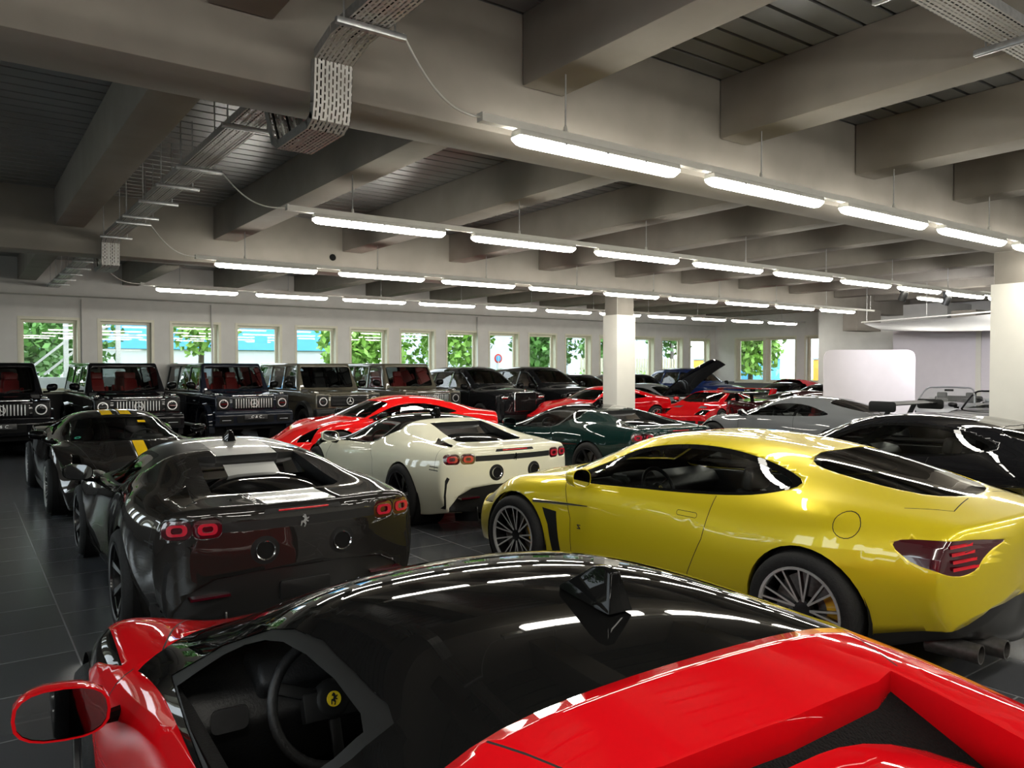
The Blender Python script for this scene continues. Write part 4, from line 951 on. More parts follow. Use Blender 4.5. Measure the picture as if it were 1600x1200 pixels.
ZDo = spline([(.78, .91), (.45, 1.09), (.18, 1.205), (-.2, 1.265), (-.6, 1.26), (-.97, 1.20), (-1.23, 1.10), (-1.0, 1.01), (-.62, .96), (0, .925)], 4)
ZP = spline([(.868, .76), (.870, .84), (.83, .88), (.70, .895), (.56, .89), (.42, .875), (.52, .84), (.60, .79), (.66, .725), (.75, .70), (.83, .715)], 3)
def zagato(col, label, name='sports_car', extras=True, seatm='leather'):
    cow = [(1.13, 0), (1.12, .25), (1.06, .5), (.93, .70), (.84, .80)]
    wsp = [(.37, -.50), (.44, -.25), (.44, 0), (.44, .25), (.37, .50), (.62, .585), (.88, .68), (1.02, .5), (1.08, .25), (1.09, 0), (1.08, -.25), (1.02, -.5), (.88, -.68), (.62, -.585)]
    rw = spline([(-1.17, -.44), (-1.13, 0), (-1.17, .44), (-1.30, .55), (-1.65, .52), (-1.93, .36), (-2.02, 0), (-1.93, -.36), (-1.65, -.52), (-1.30, -.55)], 3)
    cuts = [('y', ZDo, 2, 'glass'), ('y', ZD_, 4, 'glass', (2,)), ('z', wsp, 3, 'top'), ('z', rw, 5, 'top'),
        ('x', [(-.93, .05), (-.93, .22), (-.80, .37), (-.55, .50), (-.3, .54), (.3, .54), (.55, .50), (.80, .37), (.93, .22), (.93, .05)], 6, 'rear'),
        ('z', [(1.55, .30), (1.95, .26), (1.90, .34), (1.6, .40)], 7, 'top2'), ('z', [(1.75, .62), (2.10, .52), (2.12, .68), (1.85, .80)], 10, 'top2'),
        ('x', [(-.42, .25), (.42, .25), (.30, .52), (-.30, .52)], 7, 'front')]
    if extras: cuts += [('x', ZP, 8, 'rear2'), ('y', [(1.02, .655), (.86, .64), (.80, .24), (.90, .24), (.95, .52)], 7, 'side')]
    else: cuts += [('x', [(.55, .80), (.88, .78), (.86, .88), (.6, .90)], 8, 'rear2')]
    cfg = dict(col=col, axles=(1.37, -1.37, .355, .36), wy=.845, cuts=cuts, zb=.95, parts=BLK, wheel='multi',
        seams=[('y', [(.82, .90), (.70, .60), (.68, .22)], .006), ('y', [(-.66, .955), (-.60, .66), (-.48, .40), (-.46, .22)], .006), ('y', rrect(-.54, -.36, .79, .825, .016)+[(-.36, .807)], .004),
               ('z', [(.84, .79), (1.2, .72), (1.7, .60), (2.15, .50)], .006), ('z', [(-2.03, .20), (-2.06, .5), (-1.85, .66)], .006)] + ([('y', circ(-1.62, .915, .075, 20)+[(-1.545, .915)], .005)] if extras else []))
    car, hit, parts = generic(name, label, 'car', ZS, cfg)
    for y in (.28, -.28) if False else (.47, .66, -.47, -.66):
        x = (hit((-4, y, .5), (1, 0, 0))[0] or Vector((-2.1, y, .5))).x
        m = MB(); m.lathe([(.046, .22), (.046, -.06), (.054, -.06), (.056, .22)], 28, 'x', c=(x+.02, y, .27)); m.build('exhaust_pipe', M['darkmetal'], car, smooth=True, auto=.8)
    if extras:
        for t in parts.get('taillight', []):
            s = 1 if t.data.vertices[0].co.y > 0 else -1
            for k in range(4):
                y0 = s*(.68-.012*k); zz = .86-.040*k; x = (hit((-4, y0, zz), (1, 0, 0))[0] or Vector((-2.05, y0, zz))).x; xb = (hit((-4, s*.79, zz), (1, 0, 0))[0] or Vector((-2.0, y0, zz))).x
                m = MB(); m.add([(x-.004, y0-s*.10, zz+.012), (x-.006, y0-s*.06, zz-.004), (x-.004, y0, zz+.006), (xb-.012, s*.792, zz-.012), (xb-.012, s*.798, zz+.008), (x-.004, y0-s*.02, zz+.022)], [(0, 1, 2, 5), (5, 2, 3, 4)]); m.build('light_blade', M['redglow'], t)
        for s in (1, -1):
            p0 = hit((1.12, 3*s, .70), (0, -s, 0))[0]; p1 = hit((.52, 3*s, .725), (0, -s, 0))[0]; pm = hit((.80, 3*s, .715), (0, -s, 0))[0]
            m = MB(); m.tube([p0+Vector((0, s*.006, 0)), pm+Vector((0, s*.008, 0)), p1+Vector((0, s*.002, 0))], [.016, .013, .004], 8); m.build('side_strake', M['chrome'], car, smooth=True)
            p = hit((.60, 3*s, .55), (0, -s, 0))[0]
            m = MB(); k = .018
            m.prism([(p.x+a*k, p.z+b*k) for a, b in ((-1, 1), (1, 1), (1, .6), (-.35, -.6), (1, -.6), (1, -1), (-1, -1), (-1, -.6), (.35, .6), (-1, .6))], 'y', p.y, p.y+s*.004); m.build('letter_z_badge', M['darkmetal'], car)
    for s in (1, -1): wing_mirror(car, .55, .99*s, .965, M[col], s, size=(.15, .21, .15), armto=(.60, .84*s, .92))
    cockpit(car, -1.1, 1.15, .76, .22, .93, .42, -.22, M[seatm], dash='leather')
    for s in (1, -1): m = MB(); m.prism([(1.0, .3), (1.0, .84), (.4, .90), (-.62, .93), (-1.2, .97), (-1.2, .3)], 'y', s*.74, s*.775); m.build('door_card', M['leather'], car, bevel=.01)
    return car
# -------- dark mid-engined coupe with twin yellow stripes, seen from the front
PS = dict(x=(-2.22, 2.24), rc=(.62, .06), fc=(.40, .10), bow=(.22, .42, -1.4, 1.25), dup={'sill': 1, 'sh': 1},
    b0=[(0, .12)], b1=([(0, .6)], [(-2.2, .25), (-1.6, .14), (0, .12), (2.2, .12)]),
    sill=([(-2.2, .78), (-1.4, .90), (0, .90), (1.4, .90), (2.2, .78)], [(-2.2, .25), (-1.6, .14), (0, .12), (2.2, .12)]),
    low=([(-2.2, .86), (-1.4, .95), (-.2, .93), (.8, .86), (1.3, .93), (2.2, .84)], [(0, .30)]),
    mid=([(-2.2, .88), (-1.35, .985), (-.7, .97), (0, .87), (.7, .86), (1.3, .965), (1.8, .93), (2.2, .82)], [(-2.2, .62), (-1.3, .62), (0, .56), (1.3, .58), (2.2, .36)]),
    sh=([(-2.2, .80), (-1.35, .92), (-.7, .92), (0, .84), (.7, .84), (1.25, .90), (1.7, .87), (2.2, .68)], [(-2.2, .90), (-1.4, .95), (-.8, .93), (-.2, .84), (.6, .80), (1.1, .86), (1.4, .85), (1.8, .70), (2.2, .45)]),
    belt=([(-2.2, .62), (-1.3, .70), (-.6, .76), (0, .79), (.7, .78), (1.2, .74), (1.7, .66), (2.2, .46)], [(-2.2, .95), (-1.4, .985), (-.8, .96), (-.2, .90), (.6, .86), (1.1, .85), (1.4, .82), (1.8, .66), (2.2, .44)]),
    rail=([(-2.2, .44), (-1.3, .54), (-.6, .57), (0, .565), (.4, .57), (.9, .60), (1.2, .50), (1.7, .40), (2.2, .28)], [(-2.2, .96), (-1.4, 1.02), (-.8, 1.11), (-.3, 1.16), (.05, 1.15), (.4, 1.06), (.8, .93), (1.15, .83), (1.5, .72), (1.8, .63), (2.2, .44)]),
    q=([(-2.2, .25), (0, .33), (1.2, .28), (2.2, .14)], [(-2.2, .955), (-1.4, 1.02), (-.8, 1.15), (-.3, 1.215), (.05, 1.21), (.4, 1.12), (.8, .98), (1.2, .84), (1.5, .74), (1.8, .62), (2.2, .45)]),
    c=[(-2.2, .955), (-1.4, 1.02), (-.8, 1.155), (-.3, 1.225), (.05, 1.22), (.4, 1.13), (.8, .99), (1.22, .845), (1.5, .74), (1.8, .62), (2.2, .45)])
PD = spline([(.88, .865), (.55, .97), (.25, 1.06), (-.05, 1.085), (-.35, 1.06), (-.62, .96), (-.40, .91), (0, .885)], 4)
def mid_coupe(col, label, stripes=True, wing=False, seatm='leather', name='sports_car'):
    wsp = [(.26, -.49), (.35, -.25), (.37, 0), (.35, .25), (.26, .49), (.60, .585), (.93, .68), (1.07, .5), (1.15, .25), (1.17, 0), (1.15, -.25), (1.07, -.5), (.93, -.68), (.60, -.585)]
    rw = [(-.75, -.42), (-.75, .42), (-1.5, .40), (-1.62, .25), (-1.62, -.25), (-1.5, -.40)]
    cuts = [('y', PD, 4, 'glass'), ('z', wsp, 3, 'top'), ('z', rw, 5, 'top'),
        ('y', [(-.50, .78), (-.82, .93), (-.86, .80), (-.80, .66), (-.55, .62)], 7, 'side'), ('y', [(1.0, .14), (1.0, .24), (-.9, .24), (-.9, .14)], 7, 'side'),
        ('x', [(-.80, .18), (.80, .18), (.72, .34), (-.72, .34)], 7, 'front'), ('z', [(1.55, .70), (1.9, .72), (2.08, .62), (1.9, .60), (1.55, .62)], 10, 'top2'),
        ('z', [(1.75, -.28), (1.75, .28), (1.95, .34), (1.95, -.34)], 7, 'top'), ('x', [(-.85, .1), (.85, .1), (.8, .48), (-.8, .48)], 6, 'rear'),
        ('x', circ(.68, .82, .075, 20), 8, 'rear2')]
    for k in range(5): cuts.append(('z', [(1.02+.055*k, .78), (1.045+.055*k, .78), (1.055+.055*k, .70), (1.03+.055*k, .70)], 7, 'top2'))
    if stripes:
        for s in (1, -1):
            for a, b in ((-.75, .26), (1.17, 1.75), (1.95, 2.24)):
                if s < 0 and a > 0: continue
                cuts.append(('z', [(a, s*.05), (b, s*.05), (b, s*.19), (a, s*.19)], 9, 'top', (0,)))
    pr = dict(BLK); pr[9] = ('yellow_stripe', M['stripe_yellow'], 'yellow racing stripe')
    cfg = dict(col=col, axles=(1.325, -1.325, .345, .355), wy=.845, cuts=cuts, zb=.86, parts=pr, wheel='multi' if stripes else 'five', inset={3: -.003, 4: -.004, 5: -.003, 9: .0005},
        seams=[('y', [(.93, .84), (.88, .55), (.85, .2)], .006), ('y', [(-.35, .9), (-.45, .6), (-.4, .2)], .006), ('z', [(1.0, .66), (1.6, .52), (2.2, .40)], .006)])
    car, hit, parts = generic(name, label, 'car', PS, cfg)
    for s in (1, -1): wing_mirror(car, .78, 1.0*s, .955, M['gloss_black'], s, size=(.12, .22, .12), armto=(.90, .82*s, .85))
    cockpit(car, -.72, 1.0, .74, .20, .86, .50, -.02, M[seatm])
    if stripes:
        m = MB(); m.add([(.62, .22, 1.065), (.62, .32, 1.062), (.55, .32, 1.088), (.55, .22, 1.092)], [(0, 1, 2, 3)]); o = m.build('windscreen_sticker', M['stripe_yellow'], car)
        p = hit((.90, -.56, 2), (0, 0, -1)); q = Vector(p[1]).to_track_quat('Z', 'Y').to_matrix().to_4x4(); m = MB(); m.T = Matrix.Translation(p[0]+p[1]*.004) @ q; m.lathe([(.022, 0), (.04, 0)], 20); m.build('round_sticker', M['greenbadge'], car)
    if wing:
        m = MB(); m.prism([(-2.3, 1.16), (-2.0, 1.20), (-1.9, 1.195), (-2.0, 1.17), (-2.28, 1.14)], 'y', -.9, .9); m.build('rear_wing', M['gloss_black'], car, bevel=.006)
        m = MB()
        for y in (-.35, .35): m.bar((-2.05, y, .9), (-2.1, y, 1.16), .02, .10)
        m.build('wing_mount', M['gloss_black'], car)
    return car
# -------- front-engined coupe with fastback tail
GS = dict(x=(-2.22, 2.26), rc=(.64, .07), fc=(.42, .12), bow=(.22, .45, -1.4, 1.2), dup={'sill': 1},
    b0=[(0, .14)], b1=([(0, .6)], [(-2.2, .28), (-1.7, .16), (0, .14), (2.2, .15)]),
    sill=([(-2.2, .76), (-1.4, .89), (0, .87), (1.4, .88), (2.2, .74)], [(-2.2, .28), (-1.7, .16), (0, .14), (2.2, .15)]),
    low=([(-2.2, .85), (-1.4, .95), (-.2, .89), (1.37, .93), (2.2, .80)], [(0, .32)]),
    mid=([(-2.2, .88), (-1.4, .99), (-.8, .95), (0, .89), (.6, .89), (1.3, .96), (1.8, .92), (2.2, .80)], [(-2.2, .66), (-1.4, .64), (0, .58), (1.3, .60), (2.2, .40)]),
    sh=([(-2.2, .78), (-1.4, .91), (-.8, .87), (0, .85), (.6, .855), (1.3, .89), (1.8, .82), (2.2, .62)], [(-2.2, .90), (-1.8, .955), (-1.4, .965), (-.9, .90), (-.2, .84), (.6, .83), (1.1, .86), (1.45, .86), (1.9, .72), (2.2, .52)]),
    belt=([(-2.2, .64), (-1.4, .72), (-.8, .77), (0, .80), (.6, .79), (1.1, .72), (1.7, .60), (2.2, .44)], [(-2.2, .935), (-1.7, .99), (-1.2, .99), (-.8, .95), (-.2, .905), (.6, .885), (1.1, .875), (1.5, .83), (1.9, .70), (2.2, .50)]),
    rail=([(-2.2, .44), (-1.6, .52), (-1.0, .57), (-.2, .585), (.3, .58), (.75, .60), (1.1, .50), (1.7, .38), (2.2, .28)], [(-2.2, .945), (-1.8, 1.0), (-1.4, 1.085), (-1.0, 1.17), (-.5, 1.215), (-.1, 1.215), (.25, 1.15), (.6, 1.02), (.95, .90), (1.4, .83), (1.9, .69), (2.2, .50)]),
    q=([(-2.2, .25), (0, .34), (1.2, .28), (2.2, .14)], [(-2.2, .945), (-1.8, 1.01), (-1.4, 1.12), (-1.0, 1.22), (-.5, 1.28), (-.1, 1.28), (.25, 1.21), (.6, 1.08), (.95, .93), (1.4, .84), (1.9, .70), (2.2, .51)]),
    c=[(-2.2, .945), (-1.8, 1.01), (-1.4, 1.125), (-1.0, 1.23), (-.5, 1.29), (-.1, 1.29), (.25, 1.22), (.6, 1.09), (.98, .93), (1.4, .845), (1.9, .70), (2.2, .51)])
GD = spline([(.72, .89), (.45, 1.0), (.15, 1.10), (-.15, 1.145), (-.55, 1.135), (-.9, 1.06), (-1.14, .985), (-.95, .945), (-.5, .92), (0, .905)], 4)
def gt_coupe(col, label, wing=False, seatm='leather', wheelstyle='ten', split=True, gl='cglass', name='sports_car'):
    wsp = [(.22, -.50), (.30, -.25), (.31, 0), (.30, .25), (.22, .50), (.5, .59), (.80, .69), (.93, .5), (.99, .25), (1.0, 0), (.99, -.25), (.93, -.5), (.80, -.69), (.5, -.59)]
    rw = spline([(-.98, -.42), (-.94, 0), (-.98, .42), (-1.12, .50), (-1.5, .47), (-1.72, .36), (-1.76, 0), (-1.72, -.36), (-1.5, -.47), (-1.12, -.50)], 2)
    cuts = [('y', GD, 4, 'glass'), ('z', wsp, 3, 'top'), ('z', rw, 5, 'top'), ('x', [(-.60, .22), (.60, .22), (.45, .44), (-.45, .44)], 7, 'front'),
        ('z', [(1.55, .66), (1.95, .52), (2.06, .62), (1.85, .76)], 10, 'top2'), ('x', circ(.66, .80, .07, 18), 8, 'rear2'), ('x', [(-.85, .1), (.85, .1), (.7, .42), (-.7, .42)], 6, 'rear')]
    if split: cuts.append(('y', [(-.40, .85), (-.47, .85), (-.56, 1.2), (-.47, 1.2)], 2, 'glass', (4,)))
    pr = dict(BLK); pr[4] = ('side_window', M[gl], None)
    cfg = dict(col=col, axles=(1.36, -1.36, .35, .355), wy=.835, cuts=cuts, zb=.90, parts=pr, wheel=wheelstyle, nx=72,
        seams=[('y', [(.78, .87), (.74, .55), (.72, .2)], .007), ('y', [(-.46, .91), (-.52, .6), (-.45, .2)], .007), ('z', [(.85, .72), (1.4, .60), (2.1, .42)], .007)])
    car, hit, parts = generic(name, label, 'car', GS, cfg)
    for s in (1, -1): wing_mirror(car, .60, .98*s, .945, M['gloss_black'], s, size=(.13, .22, .14), armto=(.66, .82*s, .88))
    cockpit(car, -1.0, 1.1, .74, .22, .90, .36, -.2, M[seatm])
    if wing:
        m = MB(); m.prism([(-2.32, 1.20), (-2.08, 1.235), (-1.98, 1.23), (-2.08, 1.205), (-2.30, 1.18)], 'y', -.82, .82); w_ = m.build('rear_wing', M['satin'], car, bevel=.006)
        for s in (1, -1):
            m = MB(); m.prism(rrect(-2.42, -1.95, 1.08, 1.26, .05), 'y', s*.82, s*.845); m.build('end_plate', M['satin'], w_, bevel=.004)
            m = MB(); m.bar((-1.98, s*.4, .9), (-2.12, s*.4, 1.2), .02, .08); m.build('wing_mount', M['satin'], w_)
    return car
# -------- angular red eighties supercar with a high fixed wing
FS = dict(x=(-2.10, 2.14), rc=(.56, .03), fc=(.40, .06), bow=(.10, .22, -1.6, 1.4), dup={'sill': 1, 'sh': 1, 'mid': 1},
    b0=[(0, .13)], b1=([(0, .6)], [(-2.1, .24), (0, .13), (2.1, .14)]), sill=([(-2.1, .90), (0, .86), (2.1, .84)], [(-2.1, .24), (-1.6, .14), (2.1, .14)]),
    low=([(-2.1, .95), (-1.2, .97), (0, .90), (1.2, .93), (2.1, .88)], [(0, .30)]), mid=([(-2.1, .96), (-1.2, .985), (-.4, .95), (.2, .91), (1.2, .95), (2.1, .90)], [(-2.1, .60), (0, .56), (1.2, .56), (2.1, .36)]),
    sh=([(-2.1, .93), (-1.2, .955), (-.2, .90), (1.2, .92), (2.1, .84)], [(-2.1, .86), (-1.2, .86), (-.2, .80), (.7, .74), (1.2, .72), (1.7, .62), (2.1, .48)]),
    belt=([(-2.1, .78), (-1.2, .80), (-.2, .80), (.8, .78), (1.5, .74), (2.1, .66)], [(-2.1, .87), (-1.2, .88), (-.2, .85), (.8, .77), (1.2, .715), (1.7, .62), (2.1, .47)]),
    rail=([(-2.1, .5), (-1.2, .55), (-.2, .585), (.3, .60), (1.0, .62), (1.5, .5), (2.1, .4)], [(-2.1, .87), (-1.5, .91), (-.9, 1.02), (-.4, 1.10), (0, 1.105), (.3, 1.05), (.9, .83), (1.1, .745), (1.6, .62), (2.1, .46)]),
    q=([(-2.1, .3), (0, .38), (2.1, .2)], [(-2.1, .87), (-1.5, .91), (-.9, 1.04), (-.4, 1.13), (0, 1.135), (.3, 1.09), (.95, .83), (1.15, .74), (1.6, .62), (2.1, .46)]),
    c=[(-2.1, .87), (-1.5, .91), (-.9, 1.045), (-.4, 1.135), (0, 1.14), (.3, 1.095), (1.0, .83), (1.2, .74), (1.6, .62), (2.1, .46)])
def wedge(col, label):
    cuts = [('y', [(.70, .83), (.10, 1.06), (-.30, 1.07), (-.36, .87)], 4, 'glass'), ('y', [(-.42, .88), (-.40, 1.06), (-.95, .95), (-1.0, .89)], 4, 'glass'),
        ('z', [(.26, -.53), (.30, 0), (.26, .53), (.85, .60), (1.0, .3), (1.02, 0), (1.0, -.3), (.85, -.60)], 3, 'top'), ('z', [(-.7, -.42), (-.7, .42), (-1.6, .42), (-1.6, -.42)], 5, 'top'),
        ('x', [(-.62, .24), (.62, .24), (.62, .34), (-.62, .34)], 7, 'front'), ('x', [(.68, .25), (.84, .25), (.84, .34), (.68, .34)], 7, 'front2'),
        ('z', [(1.55, .50), (1.98, .46), (1.95, .78), (1.62, .80)], 10, 'top2'), ('y', [(-.5, .62), (-.85, .72), (-.85, .50), (-.55, .48)], 7, 'side'), ('x', circ(.66, .68, .07, 16), 8, 'rear2'), ('z', [(1.25, .28), (1.45, .30), (1.42, .55), (1.28, .5)], 7, 'top2')]
    cfg = dict(col=col, axles=(1.22, -1.23, .32, .33), wy=.84, cuts=cuts, zb=.84, parts=BLK, wheel='star', nx=64, cal='calred',
        seams=[('y', [(.75, .80), (.72, .5), (.6, .2)], .007), ('y', [(-.38, .86), (-.42, .5), (-.3, .2)], .007)])
    car, hit, parts = generic('sports_car', label, 'car', FS, cfg)
    for s in (1, -1): wing_mirror(car, .62, .96*s, .88, M[col], s, size=(.14, .16, .11), armto=(.66, .84*s, .82))
    m = MB(); m.prism([(-2.25, 1.15), (-1.98, 1.17), (-1.86, 1.155), (-1.98, 1.13), (-2.24, 1.12)], 'y', -.94, .94); w_ = m.build('rear_wing', M[col], car, bevel=.006)
    for s in (1, -1): m = MB(); m.prism([(-2.24, 1.14), (-1.86, 1.14), (-1.6, .85), (-2.1, .82)], 'y', s*.90, s*.94); m.build('wing_side', M[col], w_, bevel=.006)
    cockpit(car, -.62, .95, .74, .20, .82, .40, -.05, M['redleather'])
    sp, sn = hit((.90, 3, .60), (0, -1, 0)); shield(car, sp, sn, .08); sp, sn = hit((.90, -3, .60), (0, 1, 0)); shield(car, sp, sn, .08)
    return car
# -------- boxy off-road wagon
def from_mb(m):
    me = bpy.data.meshes.new('t'); me.from_pydata(m.v, [], m.f); bm = bmesh.new(); bm.from_mesh(me); bpy.data.meshes.remove(me); bmesh.ops.recalc_face_normals(bm, faces=bm.faces[:]); return bm
def boxy(col, label, seatm='redleather', grille='vertical', plate=True, group='boxy off-road wagons along the windows'):
    car = empty('off_road_car', label=label, cat='car', group=group)
    def bev(bm, r, seg=3, ang=.5):
        ed = [e for e in bm.edges if len(e.link_faces) == 2 and e.calc_face_angle(0) > ang]
        bmesh.ops.bevel(bm, geom=ed, offset=r, segments=seg, profile=.5, affect='EDGES', clamp_overlap=True)
        for f in bm.faces: f.smooth = True
    # lower body
    m = MB(); m.prism([(2.12, .50), (2.12, 1.16), (1.0, 1.21), (-2.30, 1.21), (-2.30, .50)], 'y', -.88, .88); bm = from_mb(m); bev(bm, .035)
    for x in (1.43, -1.43): arch(bm, x, .44, .47, 90, .5, .05)
    for pts in ([(.92, .52), (.92, 1.2)], [(-.18, .52), (-.18, 1.2)], [(-1.0, 1.2), (-1.0, .95), (-1.35, .93)]): seam(bm, 'y', pts, 1, .012, lambda c, n: abs(n.y) > .5)
    cut(bm, 'y', [(2.0, .93), (2.0, .955), (-2.25, .955), (-2.25, .93)], 7, lambda c, n: abs(n.y) > .5, (0,))
    split_parts(bm, {}, car, [M[col], M['seam'], M['satin'], M['satin']], [0, 1, 7, 11], lining=M['lining'])
    # cabin
    m = MB(); m.hexa([(-2.28, -.86, 1.20), (.98, -.86, 1.20), (.98, .86, 1.20), (-2.28, .86, 1.20), (-2.20, -.72, 1.955), (.62, -.72, 1.935), (.62, .72, 1.935), (-2.20, .72, 1.955)]); bm = from_mb(m); bev(bm, .05, 3)
    sd = lambda c, n: abs(n.y) > .6
    for a in ([(.74, 1.27), (.52, 1.82), (.0, 1.84), (-.12, 1.84), (-.12, 1.27)], [(-.24, 1.27), (-.24, 1.84), (-1.05, 1.85), (-1.10, 1.27)], [(-1.22, 1.30), (-1.22, 1.84), (-2.05, 1.84), (-2.10, 1.30)]):
        cut(bm, 'y', a, 4, sd)
    cut(bm, 'x', rrect(-.70, .70, 1.30, 1.84, .07), 3, lambda c, n: n.x > .5 and abs(n.y) < .3); cut(bm, 'x', rrect(-.6, .6, 1.32, 1.80, .07), 5, lambda c, n: n.x < -.5)
    delete_tag(bm, 99)
    split_parts(bm, {3: ('windscreen', M['cglass'], None), 4: ('side_window', M['cglass'], None), 5: ('rear_window', M['dglass'], None)}, car, [M[col], M['seam']], [0, 1], inset={3: -.008, 4: -.010, 5: -.008}, lining=M['lining'])
    # bonnet
    m = MB(); m.hexa([(.95, -.66, 1.15), (2.10, -.60, 1.12), (2.10, .60, 1.12), (.95, .66, 1.15), (.97, -.62, 1.275), (2.04, -.55, 1.20), (2.04, .55, 1.20), (.97, .62, 1.275)]); b = m.build('bonnet', M[col], car, bevel=.03, seg=3)
    m = MB(); m.box(1.98, 2.125, -.50, .50, 1.155, 1.18); m.build('bonnet_trim', M['chrome'] if grille == 'vertical' else M[col], b, bevel=.006)
    for s in (1, -1):
        m = MB(); m.prism([(2.12, 1.13), (2.10, 1.18), (1.0, 1.215), (1.0, 1.13)], 'y', s*.64, s*.87); m.build('wing_top', M[col], car, bevel=.02)
        t = rbox('turn_signal', car, M['mid_silver'] if False else M[col], (1.80, s*.78, 1.20), (.22, .12, .07), .025)
        m = MB(); m.box(1.86, 1.915, s*.78-.05, s*.78+.05, 1.195, 1.225); m.build('signal_lens', M['chrome'], t, bevel=.008)
        # flares
        for x in (1.43, -1.43):
            m = MB(); m.lathe([(.44, s*.86), (.45, s*.985), (.53, s*.975), (.56, s*.86)], 22, 'y', c=(x, 0, .44), close=True, a0=-.25, a1=math.pi+.25); m.build('wheel_arch_flare', M[col] if grille == 'vertical' else M['satin'], car, smooth=True, auto=.6)
        m = MB(); m.tube([(1.0, s*.93, .42), (-.95, s*.93, .42)], .045, 8); m.build('side_step', M['mid_silver'], car, smooth=True)
        # lamps
        h = rbox('headlight', car, M['satin'], (2.115, s*.70, .985), (.05, .30, .30), .03)
        ring('light_ring', h, M['satinchrome'], (2.142, s*.70, .985), .085, .105, .03, sgn=1)
        m = MB(); m.lathe([(0, -.03), (.05, -.02), (.085, 0)], 24, 'x', c=(2.14, s*.70, .985)); m.build('reflector', M['satinchrome'], h, smooth=True)
        disc('lens', h, M['lens'], (2.150, s*.70, .985), .085, th=.004); m = MB(); m.box(2.141, 2.149, s*.70-.075, s*.70+.075, .975, .988); m.build('lens_bar', M['chrome'], h)
        wing_mirror(car, .83, s*1.03, 1.40, M['gloss_black'], s, size=(.13, .22, .17), armto=(.86, s*.86, 1.30))
    # grille
    g = rbox('grille', car, M['satin'], (2.12, 0, .985), (.07, .98, .27), .03); m = MB()
    if grille == 'vertical':
        for k in range(15):
            y = -.42+.06*k
            if abs(y) > .09 or True: m.box(2.15, 2.175, y-.010, y+.010, .875, 1.095)
    else:
        for zz in (.90, .985, 1.07): m.box(2.15, 2.175, -.45, .45, zz-.018, zz+.018)
    m.build('grille_bar', M['satinchrome'] if grille == 'vertical' else M['satin'], g, bevel=.005, seg=1)
    ring('grille_frame', g, M['satin'], (2.155, 0, .985), 0.001, .0015, .01) if False else None
    e = MB(); e.lathe([(.082, 0), (.096, 0), (.096, -.02), (.082, -.02)], 28, 'x', c=(2.20, 0, .985), close=True)
    for a in (90, 210, 330):
        ca, sa = math.cos(math.radians(a)), math.sin(math.radians(a)); e.add([(2.198, -sa*.014, .985+ca*.014), (2.198, sa*.014, .985-ca*.014), (2.195, ca*.088, .985+sa*.088), (2.205, 0, .985)], [(0, 3, 2), (3, 1, 2)])
    o = e.build('star_emblem', M['satinchrome'], g)
    # bumper
    m = MB(); m.prism([(2.05, .45), (2.05, .82), (2.24, .80), (2.28, .72), (2.26, .47)], 'y', -.93, .93); bp = m.build('front_bumper', M[col] if grille == 'vertical' else M['satin'], car, bevel=.03, seg=3)
    for (y0, y1) in ((-.84, -.52), (.52, .84), (-.44, .44)):
        m = MB(); m.prism(rrect(y0, y1, .54, .70, .03), 'x', 2.262, 2.285); m.build('air_intake', M['lining'], bp)
    for s in (1, -1): m = MB(); m.box(2.275, 2.292, s*.68-.10, s*.68+.10, .60, .615); m.build('intake_trim', M['mid_silver'], bp, bevel=.003)
    if plate:
        p = rbox('number_plate', car, M['plate'], (2.305, 0, .665), (.02, .54, .12), .008)
        cu = bpy.data.curves.new('plate_lettering', 'FONT'); cu.body = 'C & C'; cu.size = .085; cu.align_x = 'CENTER'; cu.align_y = 'CENTER'; cu.extrude = .001; cu.shear = .25; cu.space_character = 1.15; cu.materials.append(M['letter'])
        o = bpy.data.objects.new('plate_lettering', cu); link(o, p); o.location = (2.317, 0, .67); o.rotation_euler = (math.pi/2, 0, math.pi/2)
        bpy.context.view_layer.update(); me = bpy.data.meshes.new_from_object(o.evaluated_get(bpy.context.evaluated_depsgraph_get())); o2 = bpy.data.objects.new('lettering', me); link(o2, p); o2.location = o.location; o2.rotation_euler = o.rotation_euler; bpy.data.objects.remove(o)
        m = MB(); m.box(2.3155, 2.3175, -.19, -.10, .64, .6425); m.box(2.3155, 2.3175, .10, .19, .64, .6425); m.build('plate_line', M['letter'], p)
    m = MB(); m.prism(circ(0, .95, .36, 28), 'x', -2.45, -2.30); m.build('spare_wheel_cover', M[col], car, bevel=.03)
    for s in (1, -1): m = MB(); m.box(-2.33, -2.29, s*.78-.06, s*.78+.06, .75, .98); m.build('taillight', M['redlens'], car, bevel=.01)
    for s in (1, -1):
        wheel(car, 1.43, s*.82, .40, .26, 'slot', 'calred', .27); wheel(car, -1.43, s*.82, .40, .26, 'slot', 'calred', .27)
    liner(car, 1.43, .44, .475, .86, .5); liner(car, -1.43, .44, .475, .86, .5)
    m = MB(); m.box(-2.1, 2.0, -.6, .6, .36, .5); m.build('chassis', M['lining'], car)
    cockpit(car, -2.15, .98, .80, .55, 1.25, .62, -.15, M[seatm], wz=1.18, tall=.12, seats=4, badge=False) if False else None
    m = MB(); m.box(-2.2, 1.0, -.8, .8, .60, .63); m.build('cabin_floor', M['lining'], car)
    m = MB(); m.prism([(1.0, 1.26), (.70, 1.29), (.60, 1.24), (.62, 1.0), (1.0, 1.0)], 'y', -.78, .78); m.build('dashboard', M['leather'], car, bevel=.02)
    steering(car, .45, .36, 1.18, .18, badge=False, tilt=.5)
    for y in (.37, -.37): seat(car, -.1, y, .88, M[seatm], .08); seat(car, -1.15, y, .90, M[seatm], .08)
    for s in (1, -1): m = MB(); m.bar((1.0, s*.1+.05, 1.285), (.93, s*.1+.52, 1.36), .012, .01); m.build('wiper', M['satin'], car)
    return car
